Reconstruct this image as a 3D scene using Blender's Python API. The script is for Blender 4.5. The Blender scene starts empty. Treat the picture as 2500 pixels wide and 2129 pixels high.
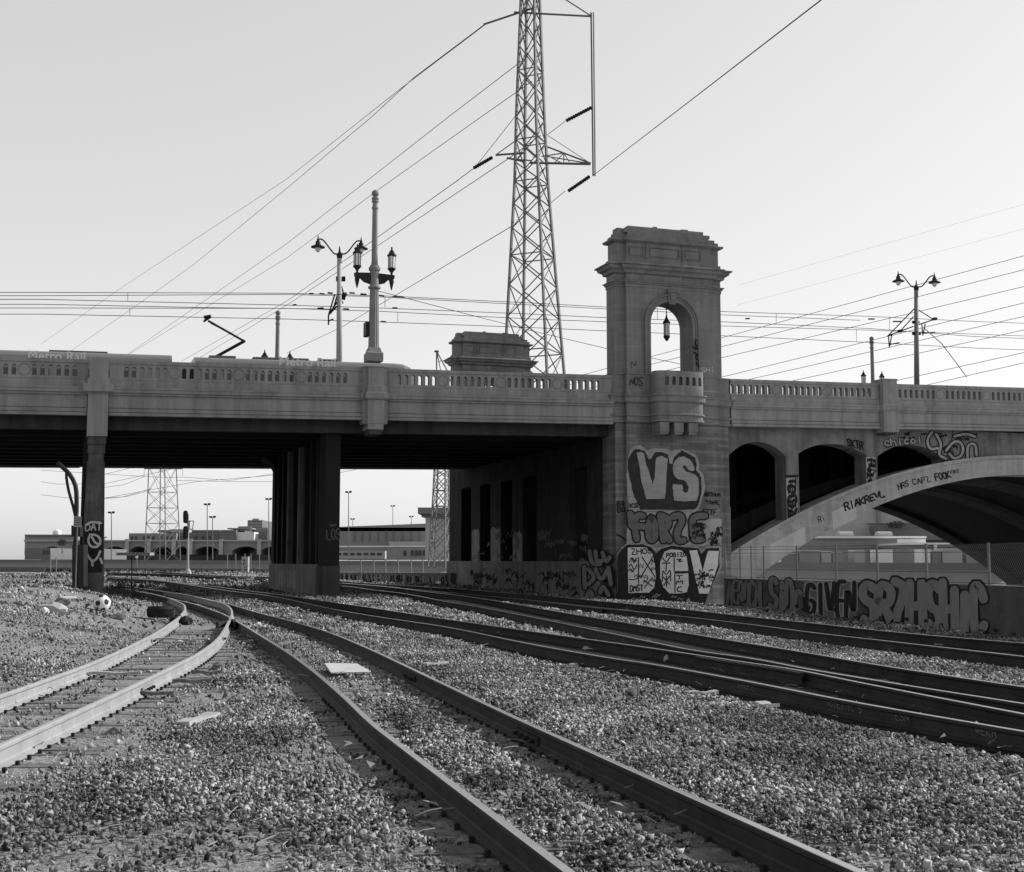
import bpy, math, random
import numpy as np
from mathutils import Vector, Matrix, noise as mnoise
random.seed(7)
rng = np.random.default_rng(11)
sc = bpy.context.scene
R = math.radians
# ------------------------------------------------------------------ camera
F, CX, CY, HY, CZ = 3168.0, 1242.0, 1045.0, 1368.0, 1.79
pitch = math.atan((HY - CY) / F)
cam = bpy.data.cameras.new('camera'); cam.sensor_width = 36; cam.lens = F / 2500 * 36
cam.shift_x = (1250 - CX) / 2500; cam.shift_y = -(1064.5 - CY) / 2500
cam.clip_start = 0.1; cam.clip_end = 9000
co = bpy.data.objects.new('camera', cam); sc.collection.objects.link(co)
co.location = (0, 0, CZ); co.rotation_euler = (R(90) + pitch, 0, 0); sc.camera = co
# ------------------------------------------------------------------ sky + sun
YAW = R(18.8)                       # bridge direction
SUN_EL, SUN_AZ = R(31), YAW + R(0.3)  # az measured from +X towards +Y
w = bpy.data.worlds.new('World'); sc.world = w; w.use_nodes = True
nt = w.node_tree; nt.nodes.clear()
sky = nt.nodes.new('ShaderNodeTexSky'); sky.sky_type = 'NISHITA'; sky.sun_disc = False
sky.sun_elevation = SUN_EL; sky.sun_rotation = R(90) - SUN_AZ
sky.air_density = 1.0; sky.dust_density = 1.5; sky.ozone_density = 1.0
sep = nt.nodes.new('ShaderNodeRGBToBW')
bg = nt.nodes.new('ShaderNodeBackground'); bg.inputs[1].default_value = 0.15
ou = nt.nodes.new('ShaderNodeOutputWorld')
nt.links.new(sky.outputs[0], sep.inputs[0])
pw_ = nt.nodes.new('ShaderNodeMath'); pw_.operation = 'POWER'; pw_.inputs[1].default_value = .42
ml_ = nt.nodes.new('ShaderNodeMath'); ml_.operation = 'MULTIPLY'; ml_.inputs[1].default_value = 2.35
nt.links.new(sep.outputs[0], pw_.inputs[0]); nt.links.new(pw_.outputs[0], ml_.inputs[0]); tc_ = nt.nodes.new('ShaderNodeTexCoord'); sx_ = nt.nodes.new('ShaderNodeSeparateXYZ'); zf_ = nt.nodes.new('ShaderNodeMapRange')
zf_.interpolation_type = 'SMOOTHSTEP'; zf_.inputs[1].default_value = .5; zf_.inputs[2].default_value = .8; zf_.inputs[3].default_value = 1.; zf_.inputs[4].default_value = .28   # clear sky: the zenith is much darker than the horizon band
m2_ = nt.nodes.new('ShaderNodeMath'); m2_.operation = 'MULTIPLY'
nt.links.new(tc_.outputs['Generated'], sx_.inputs[0]); nt.links.new(sx_.outputs[2], zf_.inputs[0]); nt.links.new(ml_.outputs[0], m2_.inputs[0]); nt.links.new(zf_.outputs[0], m2_.inputs[1]); nt.links.new(m2_.outputs[0], bg.inputs[0]); nt.links.new(bg.outputs[0], ou.inputs[0])
sl = bpy.data.lights.new('sun', 'SUN'); sl.energy = 3.8; sl.angle = R(0.5); sl.color = (1, 1, 1)
so = bpy.data.objects.new('sun', sl); sc.collection.objects.link(so)
sv = Vector((math.cos(SUN_EL)*math.cos(SUN_AZ), math.cos(SUN_EL)*math.sin(SUN_AZ), math.sin(SUN_EL)))
so.rotation_euler = sv.to_track_quat('Z', 'Y').to_euler(); so.location = sv * 50
sc.view_settings.view_transform = 'Standard'; sc.view_settings.look = 'None'
sc.view_settings.exposure = 0.45; sc.view_settings.gamma = 1
sc.cycles.max_bounces = 6; sc.cycles.diffuse_bounces = 3; sc.cycles.use_denoising = True
# ------------------------------------------------------------------ projection helpers
cp, sp = math.cos(pitch), math.sin(pitch)
CAM = np.array([0, 0, CZ])
def ray(px, py):
    a = (px-CX)/F; b = -(py-CY)/F
    return np.array([a, cp-b*sp, sp+b*cp])
def PY(px, py, Y):
    d = ray(px, py); return CAM + d*(Y/d[1])
ES = np.array([math.cos(YAW), math.sin(YAW), 0.]); ET = np.array([-math.sin(YAW), math.cos(YAW), 0.])
O = PY(1485, 1368, 57.); O[2] = 0
GR = 0.018
def W(s, t, z): return O + ES*s + ET*t + np.array([0, 0, z + GR*s])
def W0(s, t, z): return O + ES*s + ET*t + np.array([0, 0, z])
def PB(px, py, t=0.):
    d = ray(px, py); k = ((O-CAM)@ET + t)/(d@ET); return CAM + d*k
def BS(px, py, t=0.):
    q = PB(px, py, t); return (q-O)@ES, q[2]
def PSIDE(px, py, s):               # hit with the plane s = const -> (t, z)
    d = ray(px, py); k = ((O-CAM)@ES + s)/(d@ES); q = CAM + d*k
    return (q-O)@ET, q[2]
# terrain
def ctl():
    L = []
    def c(px, py, D): q = PY(px, py, D); L.append((q[0], q[1], q[2]))
    for Y in (3, 9, 14, 20, 27):
        for X in (-2.0, 2, 6):
            L.append((X*max(1, Y/12), Y, 0.))
    c(800, 1459, 54); c(664, 1441, 68); c(1500, 1470, 56); c(1750, 1483, 56); c(1440, 1463, 58)
    c(2383, 1552, 31); c(2060, 1514, 41); c(1100, 1430, 80); c(832, 1418, 96); c(660, 1404, 128)
    c(100, 1398, 158); c(460, 1399, 112); c(330, 1404, 140); c(500, 1420, 82); c(300, 1408, 95)
    L.append((-14, 46, .1)); L.append((-10, 38, .0)); L.append((-200, 60, .5)); L.append((-60, 150, .3))
    L.append((14, 20, -.02)); L.append((-40, 20, .6)); L.append((13, 5, 0)); L.append((-14, 5, .0)); L.append((0, -60, 0)); L.append((0, 250, .3))
    return np.array(L)
CT = ctl()
def smooth(e0, e1, x):
    t = np.clip((x-e0)/(e1-e0), 0, 1); return t*t*(3-2*t)
L1X = np.array([[0, -6.3], [17, -6.5], [22, -7.0], [29, -8.1], [37, -9.7], [44, -11.0], [50, -12.6], [60, -16], [80, -24]])
def zt(x, y):
    x = np.asarray(x, float); y = np.asarray(y, float)
    sh = x.shape; x = x.ravel(); y = y.ravel()
    d2 = (x[:, None]-CT[:, 0])**2 + (y[:, None]-CT[:, 1])**2 + 4.
    wt = d2**-1.6
    z = (wt*CT[:, 2]).sum(1)/wt.sum(1)
    lx = np.interp(y, L1X[:, 0], L1X[:, 1])
    m = smooth(.5, 5.0, lx-x)*smooth(16, 27, y)*(1-smooth(44, 60, y))*.72
    m += smooth(.3, 2.0, lx-x)*.06
    return (z+m).reshape(sh)
def PG(px, py, dz=0.):
    d = ray(px, py); z = 0.
    for _ in range(30):
        k = (z+dz-CZ)/d[2]; q = CAM + d*k
        z2 = float(zt(q[0], q[1])); z = z*.5 + z2*.5
    return q
# ------------------------------------------------------------------ mesh builder
class MB:
    def __init__(s): s.v = []; s.f = []; s.idx = [(0, 0)]
    def pieces(s): return split(s, s.idx)
    def add(s, vs, fs):
        n = len(s.v); s.idx.append((n+len(vs), len(s.f)+len(fs))); s.v += [tuple(map(float, p)) for p in vs]; s.f += [tuple(i+n for i in f) for f in fs]; return s
    def box8(s, c): return s.add(c, [(0,3,2,1),(4,5,6,7),(0,1,5,4),(1,2,6,5),(2,3,7,6),(3,0,4,7)])
    def boxM(s, M, a0, a1, d0, d1, z0, z1):
        return s.box8([M(a0,d0,z0),M(a1,d0,z0),M(a1,d1,z0),M(a0,d1,z0),M(a0,d0,z1),M(a1,d0,z1),M(a1,d1,z1),M(a0,d1,z1)])
    def box(s, c, sz, rz=0.):
        c = np.array(c, float); h = np.array(sz)/2; ca, sa = math.cos(rz), math.sin(rz)
        def M(a, d, z): return c + np.array([a*ca-d*sa, a*sa+d*ca, z])
        return s.boxM(M, -h[0], h[0], -h[1], h[1], -h[2], h[2])
    def tube(s, pts, r, n=6, caps=True):
        pts = [Vector(p) for p in pts]
        rs = r if hasattr(r, '__len__') else [r]*len(pts)
        rings = []; up = None
        for i, p in enumerate(pts):
            d = (pts[min(i+1, len(pts)-1)] - pts[max(i-1, 0)]).normalized()
            if up is None: up = Vector((0,0,1)) if abs(d.z) < .9 else Vector((1,0,0))
            x = d.cross(up).normalized(); y = x.cross(d).normalized(); up = y
            rings.append([p + (x*math.cos(2*math.pi*k/n)+y*math.sin(2*math.pi*k/n))*rs[i] for k in range(n)])
        vs = [q for rg in rings for q in rg]; fs = []
        for i in range(len(pts)-1):
            for k in range(n):
                a = i*n+k; b = i*n+(k+1) % n; fs.append((a, b, b+n, a+n))
        if caps: fs.append(tuple(range(n))[::-1]); fs.append(tuple(range((len(pts)-1)*n, len(pts)*n)))
        return s.add(vs, fs)
    def bar(s, a, b, wd): return s.tube([a, b], wd*.707, 4)
    def lathe(s, c, prof, n=12, axis=None):
        c = np.array(c, float); vs = []; fs = []
        for r, z in prof:
            for k in range(n): vs.append(c + np.array([r*math.cos(2*math.pi*k/n), r*math.sin(2*math.pi*k/n), z]))
        for i in range(len(prof)-1):
            for k in range(n):
                a = i*n+k; b = i*n+(k+1) % n; fs.append((a, b, b+n, a+n))
        fs.append(tuple(range(n))[::-1]); fs.append(tuple(range((len(prof)-1)*n, len(prof)*n)))
        return s.add(vs, fs)
    def loft(s, M, foot, prof):     # foot (a,d) polygon CCW-ish, prof [(off,z)]
        n = len(foot); area = sum(foot[i][0]*foot[(i+1)%n][1]-foot[(i+1)%n][0]*foot[i][1] for i in range(n))
        sg = 1 if area > 0 else -1; vs = []; fs = []
        for off, z in prof:
            for i in range(n):
                p0 = np.array(foot[i-1]); p1 = np.array(foot[i]); p2 = np.array(foot[(i+1) % n])
                e1 = (p1-p0)/np.linalg.norm(p1-p0); e2 = (p2-p1)/np.linalg.norm(p2-p1)
                n1 = np.array([e1[1], -e1[0]])*sg; n2 = np.array([e2[1], -e2[0]])*sg
                m = (n1+n2)/(1+n1@n2)
                q = p1+m*off; vs.append(M(q[0], q[1], z))
        for i in range(len(prof)-1):
            for k in range(n):
                a = i*n+k; b = i*n+(k+1) % n; fs.append((a, b, b+n, a+n) if sg > 0 else (a, a+n, b+n, b))
        fs.append(tuple(range(n))[::-1] if sg > 0 else tuple(range(n)))
        top = tuple(range((len(prof)-1)*n, len(prof)*n)); fs.append(top if sg > 0 else top[::-1])
        return s.add(vs, fs)
    def extr(s, M, sec, a0, a1, na=1):  # sec [(d,z)] closed section extruded along a
        n = len(sec); vs = []; fs = []
        for j in range(na+1):
            a = a0+(a1-a0)*j/na
            vs += [M(a, d, z) for d, z in sec]
        for j in range(na):
            for k in range(n): fs.append((j*n+k, j*n+(k+1) % n, (j+1)*n+(k+1) % n, (j+1)*n+k))
        fs.append(tuple(range(n))[::-1]); fs.append(tuple(range(na*n, (na+1)*n)))
        return s.add(vs, fs)
    def arcade(s, M, a0, a1, z0, z1, d0, d1, ops, N=8):
        def q(*p): s.add(p, [tuple(range(len(p)))])
        def fb(aa, ab, za0, za1, zb0, zb1):   # front and back trapezoid; at aa from za0..za1, at ab zb0..zb1
            q(M(aa,d0,za0), M(ab,d0,zb0), M(ab,d0,zb1), M(aa,d0,za1))
            q(M(aa,d1,za0), M(aa,d1,za1), M(ab,d1,zb1), M(ab,d1,zb0))
        cur = a0
        for (b0, b1, zb, zs, rise) in sorted(ops):
            sgm = rise < 0; rise = abs(rise)
            if b0-cur > 1e-5: fb(cur, b0, z0, z1, z0, z1); q(M(cur,d0,z0), M(cur,d1,z0), M(b0,d1,z0), M(b0,d0,z0))
            c = (b0+b1)/2; h = (b1-b0)/2; xs = [c-h*math.cos(math.pi*i/N) for i in range(N+1)]
            zc = [zs+rise*((1-abs((x-c)/h)**2.2) if sgm else math.sqrt(max(0, 1-((x-c)/h)**2))) for x in xs]
            for i in range(N):
                fb(xs[i], xs[i+1], zc[i], z1, zc[i+1], z1)
                q(M(xs[i],d0,zc[i]), M(xs[i],d1,zc[i]), M(xs[i+1],d1,zc[i+1]), M(xs[i+1],d0,zc[i+1]))
            lo = zb if zb > z0+1e-5 else z0
            q(M(b0,d0,lo), M(b0,d1,lo), M(b0,d1,zs), M(b0,d0,zs)); q(M(b1,d0,lo), M(b1,d0,zs), M(b1,d1,zs), M(b1,d1,lo))
            if zb > z0+1e-5:
                fb(b0, b1, z0, zb, z0, zb); q(M(b0,d0,zb), M(b1,d0,zb), M(b1,d1,zb), M(b0,d1,zb))
                q(M(b0,d0,z0), M(b0,d1,z0), M(b1,d1,z0), M(b1,d0,z0))
            cur = b1
        if a1-cur > 1e-5: fb(cur, a1, z0, z1, z0, z1); q(M(cur,d0,z0), M(cur,d1,z0), M(a1,d1,z0), M(a1,d0,z0))
        n = 6
        for i in range(n):
            x0 = a0+(a1-a0)*i/n; x1 = a0+(a1-a0)*(i+1)/n
            q(M(x0,d0,z1), M(x1,d0,z1), M(x1,d1,z1), M(x0,d1,z1))
        q(M(a0,d0,z0), M(a0,d0,z1), M(a0,d1,z1), M(a0,d1,z0)); q(M(a1,d0,z0), M(a1,d1,z0), M(a1,d1,z1), M(a1,d0,z1))
        return s
def tag(o, label=None, cat=None, group=None, kind=None):
    if label: o['label'] = label
    if cat: o['category'] = cat
    if group: o['group'] = group
    if kind: o['kind'] = kind
    return o
def mk(name, mb, mat, loc=None, parent=None, smooth_=False):
    me = bpy.data.meshes.new(name)
    L = np.zeros(3) if loc is None else np.array(loc, float)
    v = np.array(mb.v) - L
    me.from_pydata([tuple(p) for p in v], [], mb.f); me.validate(); me.update()
    if smooth_: me.polygons.foreach_set('use_smooth', [True]*len(me.polygons))
    me.materials.append(mat)
    o = bpy.data.objects.new(name, me); sc.collection.objects.link(o)
    if parent is None: o.location = L
    else: o.parent = parent
    return o
class Thing:
    def __init__(s, name, label, cat, loc, group=None):
        s.loc = np.array(loc, float); s.o = bpy.data.objects.new(name, None); sc.collection.objects.link(s.o)
        s.o.location = s.loc; s.o.empty_display_size = .3; tag(s.o, label, cat, group)
    def part(s, name, mb, mat, parent=None, label=None, smooth_=False, kind=None):
        o = mk(name, mb, mat, s.loc, parent or s.o, smooth_); return tag(o, label, None, None, kind)
def split(mb, idx):
    out = []
    for k in range(len(idx)-1):
        m = MB(); (v0, f0), (v1, f1) = idx[k], idx[k+1]; m.v = mb.v[v0:v1]; m.f = [tuple(i-v0 for i in f) for f in mb.f[f0:f1]]; out.append(m)
    return out
def single(name, mb, mat, loc, label, cat, group=None, smooth_=False):
    return tag(mk(name, mb, mat, loc, None, smooth_), label, cat, group)
def copy_tree(o, parent=None, loc=None, label=None):
    c = o.copy(); sc.collection.objects.link(c); c.parent = parent
    if loc is not None: c.location = loc
    if label: c['label'] = label
    for ch in list(o.children): copy_tree(ch, c)
    return c
# ------------------------------------------------------------------ materials (all grey: black-and-white photograph)
def mat(name, v, rough=.85, var=.15, scale=1.0, bump=.0, bscale=20., metal=0., streak=0., boards=0., fine=.0, spots=0.):
    m = bpy.data.materials.new(name); m.use_nodes = True; n = m.node_tree.nodes; l = m.node_tree.links
    b = n['Principled BSDF']; b.inputs['Roughness'].default_value = rough; b.inputs['Specular IOR Level'].default_value = .5 if rough < .45 else .08; b.inputs['Metallic'].default_value = metal
    geo = n.new('ShaderNodeNewGeometry'); pos = geo.outputs['Position']
    def nz(sc_, det=5, vec=None, rg=.6):
        t = n.new('ShaderNodeTexNoise'); t.inputs['Scale'].default_value = sc_; t.inputs['Detail'].default_value = det
        t.inputs['Roughness'].default_value = rg; l.new(vec or pos, t.inputs['Vector']); return t.outputs['Fac']
    def math_(op, a, b_=None, c=None, clamp=False):
        t = n.new('ShaderNodeMath'); t.operation = op; t.use_clamp = clamp
        for i, x in enumerate((a, b_, c)):
            if x is None: continue
            if isinstance(x, (int, float)): t.inputs[i].default_value = x
            else: l.new(x, t.inputs[i])
        return t.outputs[0]
    def mr(x, a, b_, c, d):
        t = n.new('ShaderNodeMapRange'); l.new(x, t.inputs[0])
        for i, q in enumerate((a, b_, c, d)): t.inputs[i+1].default_value = q
        return t.outputs[0]
    val = mr(nz(scale), .25, .75, 1-var, 1+var)
    if streak:
        mp = n.new('ShaderNodeMapping'); mp.inputs['Scale'].default_value = (2.2, 2.2, .16); l.new(pos, mp.inputs[0])
        val = math_('MULTIPLY', val, mr(nz(1.0, 6, mp.outputs[0], .65), .42, .72, 1+streak*.25, 1-streak))
    if boards:
        s_ = n.new('ShaderNodeSeparateXYZ'); l.new(pos, s_.inputs[0])
        fr = math_('FRACT', math_('DIVIDE', math_('ADD', s_.outputs[2], 10.), .155))
        ln = mr(fr, 0., .14, 1.-boards, 1.)
        fl = n.new('ShaderNodeTexWhiteNoise'); fl.noise_dimensions = '1D'
        row = math_('FLOOR', math_('DIVIDE', math_('ADD', s_.outputs[2], 10.), .155))
        colm = math_('FLOOR', math_('ADD', math_('MULTIPLY', s_.outputs[0], .7), math_('MULTIPLY', row, .37)))
        l.new(math_('ADD', row, math_('MULTIPLY', colm, 57.3)), fl.inputs['W'])
        val = math_('MULTIPLY', val, math_('MULTIPLY', ln, mr(fl.outputs['Value'], 0, 1, 1-boards*.75, 1+boards*.45)))
    if fine: val = math_('MULTIPLY', val, mr(nz(fine, 3, None, .7), .3, .7, .6, 1.4))
    if spots: val = math_('MULTIPLY', val, mr(nz(3.3, 4, None, .8), .60, .66, 1., 1-spots))
    val = math_('MULTIPLY', val, v, None, True)
    cc = n.new('ShaderNodeCombineColor')
    for i in range(3): l.new(val, cc.inputs[i])
    l.new(cc.outputs[0], b.inputs['Base Color'])
    if bump:
        bp = n.new('ShaderNodeBump'); bp.inputs['Strength'].default_value = 1.0; bp.inputs['Distance'].default_value = bump
        l.new(nz(bscale, 5), bp.inputs['Height']); l.new(bp.outputs[0], b.inputs['Normal'])
    return m
M_conc = mat('bridge_concrete', .25, var=.14, scale=.7, bump=.012, bscale=9, streak=.34, spots=.2)
M_tower = mat('tower_concrete', .195, var=.13, scale=.9, bump=.012, bscale=9, streak=.32, boards=.14, spots=.12)
M_shaft = mat('shaft_concrete', .17, var=.16, scale=.6, bump=.015, bscale=7, streak=.45, boards=.38, spots=.35)
M_soot_shade = mat('sooty_shaded_concrete', .055, var=.3, scale=.8, bump=.01, streak=.35)  # soot-stained tone, taken darker to paint in the shade under the bridge
M_under = mat('shaded_soffit_concrete', .02, var=.2, scale=.5, bump=.01)  # dirty concrete, with the underside shade put into its near-black colour
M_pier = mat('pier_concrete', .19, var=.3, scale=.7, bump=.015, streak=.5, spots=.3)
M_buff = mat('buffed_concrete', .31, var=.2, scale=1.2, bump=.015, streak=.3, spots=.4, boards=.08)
M_col = mat('column_concrete', .15, var=.35, scale=1.1, bump=.012, streak=.5, spots=.35)
M_wall = mat('wall_concrete', .13, var=.2, scale=1.2, bump=.01, streak=.2)
M_black = mat('graffiti_black', .022, var=.35, scale=4)
M_dark = mat('graffiti_dark_grey', .06, var=.25, scale=5)
M_grey = mat('graffiti_grey', .12, var=.25, scale=5)
M_silver = mat('graffiti_silver', .29, var=.12, scale=3, boards=.12)
M_white = mat('graffiti_white', .52, var=.10, scale=3, boards=.10)
M_haze = mat('graffiti_pale', .28, var=.25, scale=4, boards=.1)
M_rail_shade = mat('shaded_rail_steel', .035, rough=.6, var=.4, scale=3, metal=.1, bump=.002, bscale=50)  # dark copy of the rail steel: shaded rail sides put into the colour
M_rail_lit = mat('sunlit_rail_steel', .30, rough=.6, var=.2, scale=2.5, metal=.1, bump=.003, bscale=40, spots=.25)  # pale copy of the rail steel: sunlit rail sides put into the colour
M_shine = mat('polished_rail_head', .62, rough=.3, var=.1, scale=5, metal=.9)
M_tie = mat('weathered_timber', .16, var=.4, scale=3, bump=.01, bscale=30, fine=14)
M_oil_shade = mat('oily_shaded_ground', .03, var=.4, scale=2, bump=.04, bscale=14, fine=9.)  # oil stain and rail shadow painted as one dark colour
M_dirt = mat('ground_dirt', .25, var=.25, scale=.5, bump=.05, bscale=12, fine=9., spots=.35)
M_iron = mat('dark_iron', .03, rough=.5, var=.2, metal=.2)
M_post = mat('post_paint', .22, rough=.6, var=.12, scale=2)
M_pale = mat('pale_post_paint', .38, rough=.5, var=.08, scale=2)
M_galv = mat('galvanised_steel', .16, rough=.6, var=.15, scale=.6, metal=.2)
M_wire = mat('wire', .04, rough=.6, var=.1)
M_glass = mat('lantern_glass', .75, rough=.3, var=.05)
M_train = mat('train_body', .20, rough=.35, var=.05, scale=.4)
M_letter = mat('pale_lettering', .72, rough=.4, var=.02)
M_window = mat('dark_window', .03, rough=.15, var=.1)
M_far1 = mat('far_wall_grey', .24, var=.1, scale=.1, streak=.1)  # these far greys are lightened in place of distance haze
M_far2 = mat('far_wall_pale', .36, var=.08, scale=.1)
M_far3 = mat('far_wall_dark', .16, var=.2, scale=.1)
M_white2 = mat('white_paint', .72, var=.05, scale=.3)
M_rubber = mat('rubber', .025, rough=.8, var=.2, scale=8)
M_wood = mat('grey_wood', .40, var=.25, scale=4, bump=.004, bscale=40)
M_bank = mat('bank_concrete', .28, var=.12, scale=.15, streak=.15)
M_leaf = mat('leaf', .06, var=.4, scale=6)
def stone_mat(nm, v0, v1):
    m = bpy.data.materials.new(nm); m.use_nodes = True; n = m.node_tree.nodes; l = m.node_tree.links
    b = n['Principled BSDF']; b.inputs['Roughness'].default_value = .9; b.inputs['Specular IOR Level'].default_value = .1
    g = n.new('ShaderNodeNewGeometry'); r = n.new('ShaderNodeMapRange'); l.new(g.outputs['Random Per Island'], r.inputs[0])
    r.inputs[3].default_value = v0; r.inputs[4].default_value = v1
    c = n.new('ShaderNodeCombineColor')
    t = n.new('ShaderNodeTexNoise'); t.inputs['Scale'].default_value = .55; t.inputs['Detail'].default_value = 4; l.new(g.outputs['Position'], t.inputs['Vector'])
    k = n.new('ShaderNodeMapRange'); l.new(t.outputs['Fac'], k.inputs[0])
    for i, q in enumerate((.38, .62, .5, 1.2)): k.inputs[i+1].default_value = q      # oil and dust patches
    mu = n.new('ShaderNodeMath'); mu.operation = 'MULTIPLY'; l.new(r.outputs[0], mu.inputs[0]); l.new(k.outputs[0], mu.inputs[1])
    for i in range(3): l.new(mu.outputs[0], c.inputs[i])
    l.new(c.outputs[0], b.inputs['Base Color']); return m
M_stone = stone_mat('ballast_stone', .02, .47); M_stoneD = stone_mat('oily_shaded_ballast_stone', .015, .07)  # the darker stones carry both oil and painted rail shadow
# ------------------------------------------------------------------ ground (one polar sheet: yard, river channel, far bank, far yard)
WALLB = [(2383, 1552, 31), (1762, 1484, 56)]
q1, q2 = PY(2383, 1552, 31.)[:2], PY(1768, 1484, 56.4)[:2]
q0 = q1 + (q1-q2)*1.6
WALLP = [np.array([q0[0]+1, -80.]), q0, q1, q2, PY(1100, 1430, 80.)[:2], PY(832, 1418, 96.)[:2], PY(660, 1404, 128.)[:2], PY(100, 1398, 158.)[:2], PY(-900, 1398, 190)[:2], PY(-4000, 1398, 260)[:2]]
def hitwall(dx, dy):
    best = None
    for a, b in zip(WALLP[:-1], WALLP[1:]):
        e = b-a; den = dx*e[1]-dy*e[0]
        if abs(den) < 1e-9: continue
        r = (a[0]*e[1]-a[1]*e[0])/den; u = (a[0]*dy-a[1]*dx)/den
        if r > 0 and -1e-9 <= u <= 1+1e-9 and (best is None or r < best): best = r
    return best
BANKT = [(-4000, 330), (-900, 290), (0, 235), (600, 205), (1100, 170), (1900, 130), (2500, 112), (4500, 90), (9000, 70)]
def bank(px):
    D = np.interp(px, [b[0] for b in BANKT], [b[1] for b in BANKT]); y = np.interp(px, [0, 2500], [1368, 1379])
    return D, CZ-(y-HY)/F*D-.35
def ground():
    angs = np.concatenate([np.linspace(-180, -50, 40, endpoint=False), np.linspace(-50, -24, 30, endpoint=False), np.linspace(-24, 24, 260, endpoint=False), np.linspace(24, 60, 40, endpoint=False), np.linspace(60, 180, 36, endpoint=False)])
    NR = 120; cols = []
    for a in angs:
        dx, dy = math.sin(R(a)), math.cos(R(a)); h = hitwall(dx, dy); river = h is not None and dy > .15
        Dw = (h if river else min(h or 400, 400))
        rr = .6*(Dw/.6)**(np.arange(NR)/(NR-1)); X = dx*rr; Y = dy*rr; Z = zt(X, Y)
        px = CX+F*dx/dy if dy > .05 else (9e3 if dx > 0 else -9e3)
        if river:
            D, zb = bank(px); rb = D/dy; rb = max(rb, Dw+40)
            r2 = [Dw+.7, rb-16, rb, rb*1.2, rb*2, rb*5, 5000.]; z2 = [-4.8, -4.8, zb, zb, zb, zb+.1, zb]
        else:
            r2 = [Dw*1.01, Dw*1.1, Dw*1.3, Dw*2+200, 1500, 3000, 5000]; z2 = [float(Z[-1])]*7
        cols.append([(X[i], Y[i], Z[i]) for i in range(NR)] + [(dx*r, dy*r, z) for r, z in zip(r2, z2)])
    m = MB(); n = len(cols[0]); K = len(cols)
    m.v = [p for c in cols for p in c]+[(0, 0, 0)]
    for i in range(K):
        j = (i+1) % K
        for k in range(n-1): m.f.append((i*n+k, j*n+k, j*n+k+1, i*n+k+1))
        m.f.append((K*n, j*n, i*n))
    m.f = [f[::-1] for f in m.f]
    o = mk('ground', m, M_dirt, None, None, True); tag(o, kind='structure')
    me = o.data; me.materials.append(M_bank); me.materials.append(M_far1)
    mi = np.zeros(len(me.polygons), int)
    for idx, p in enumerate(me.polygons):
        k = idx % n
        if k < n-1 and k >= NR-1: mi[idx] = 1 if k <= NR+1 else 2
    me.polygons.foreach_set('material_index', mi)
ground()
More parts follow.
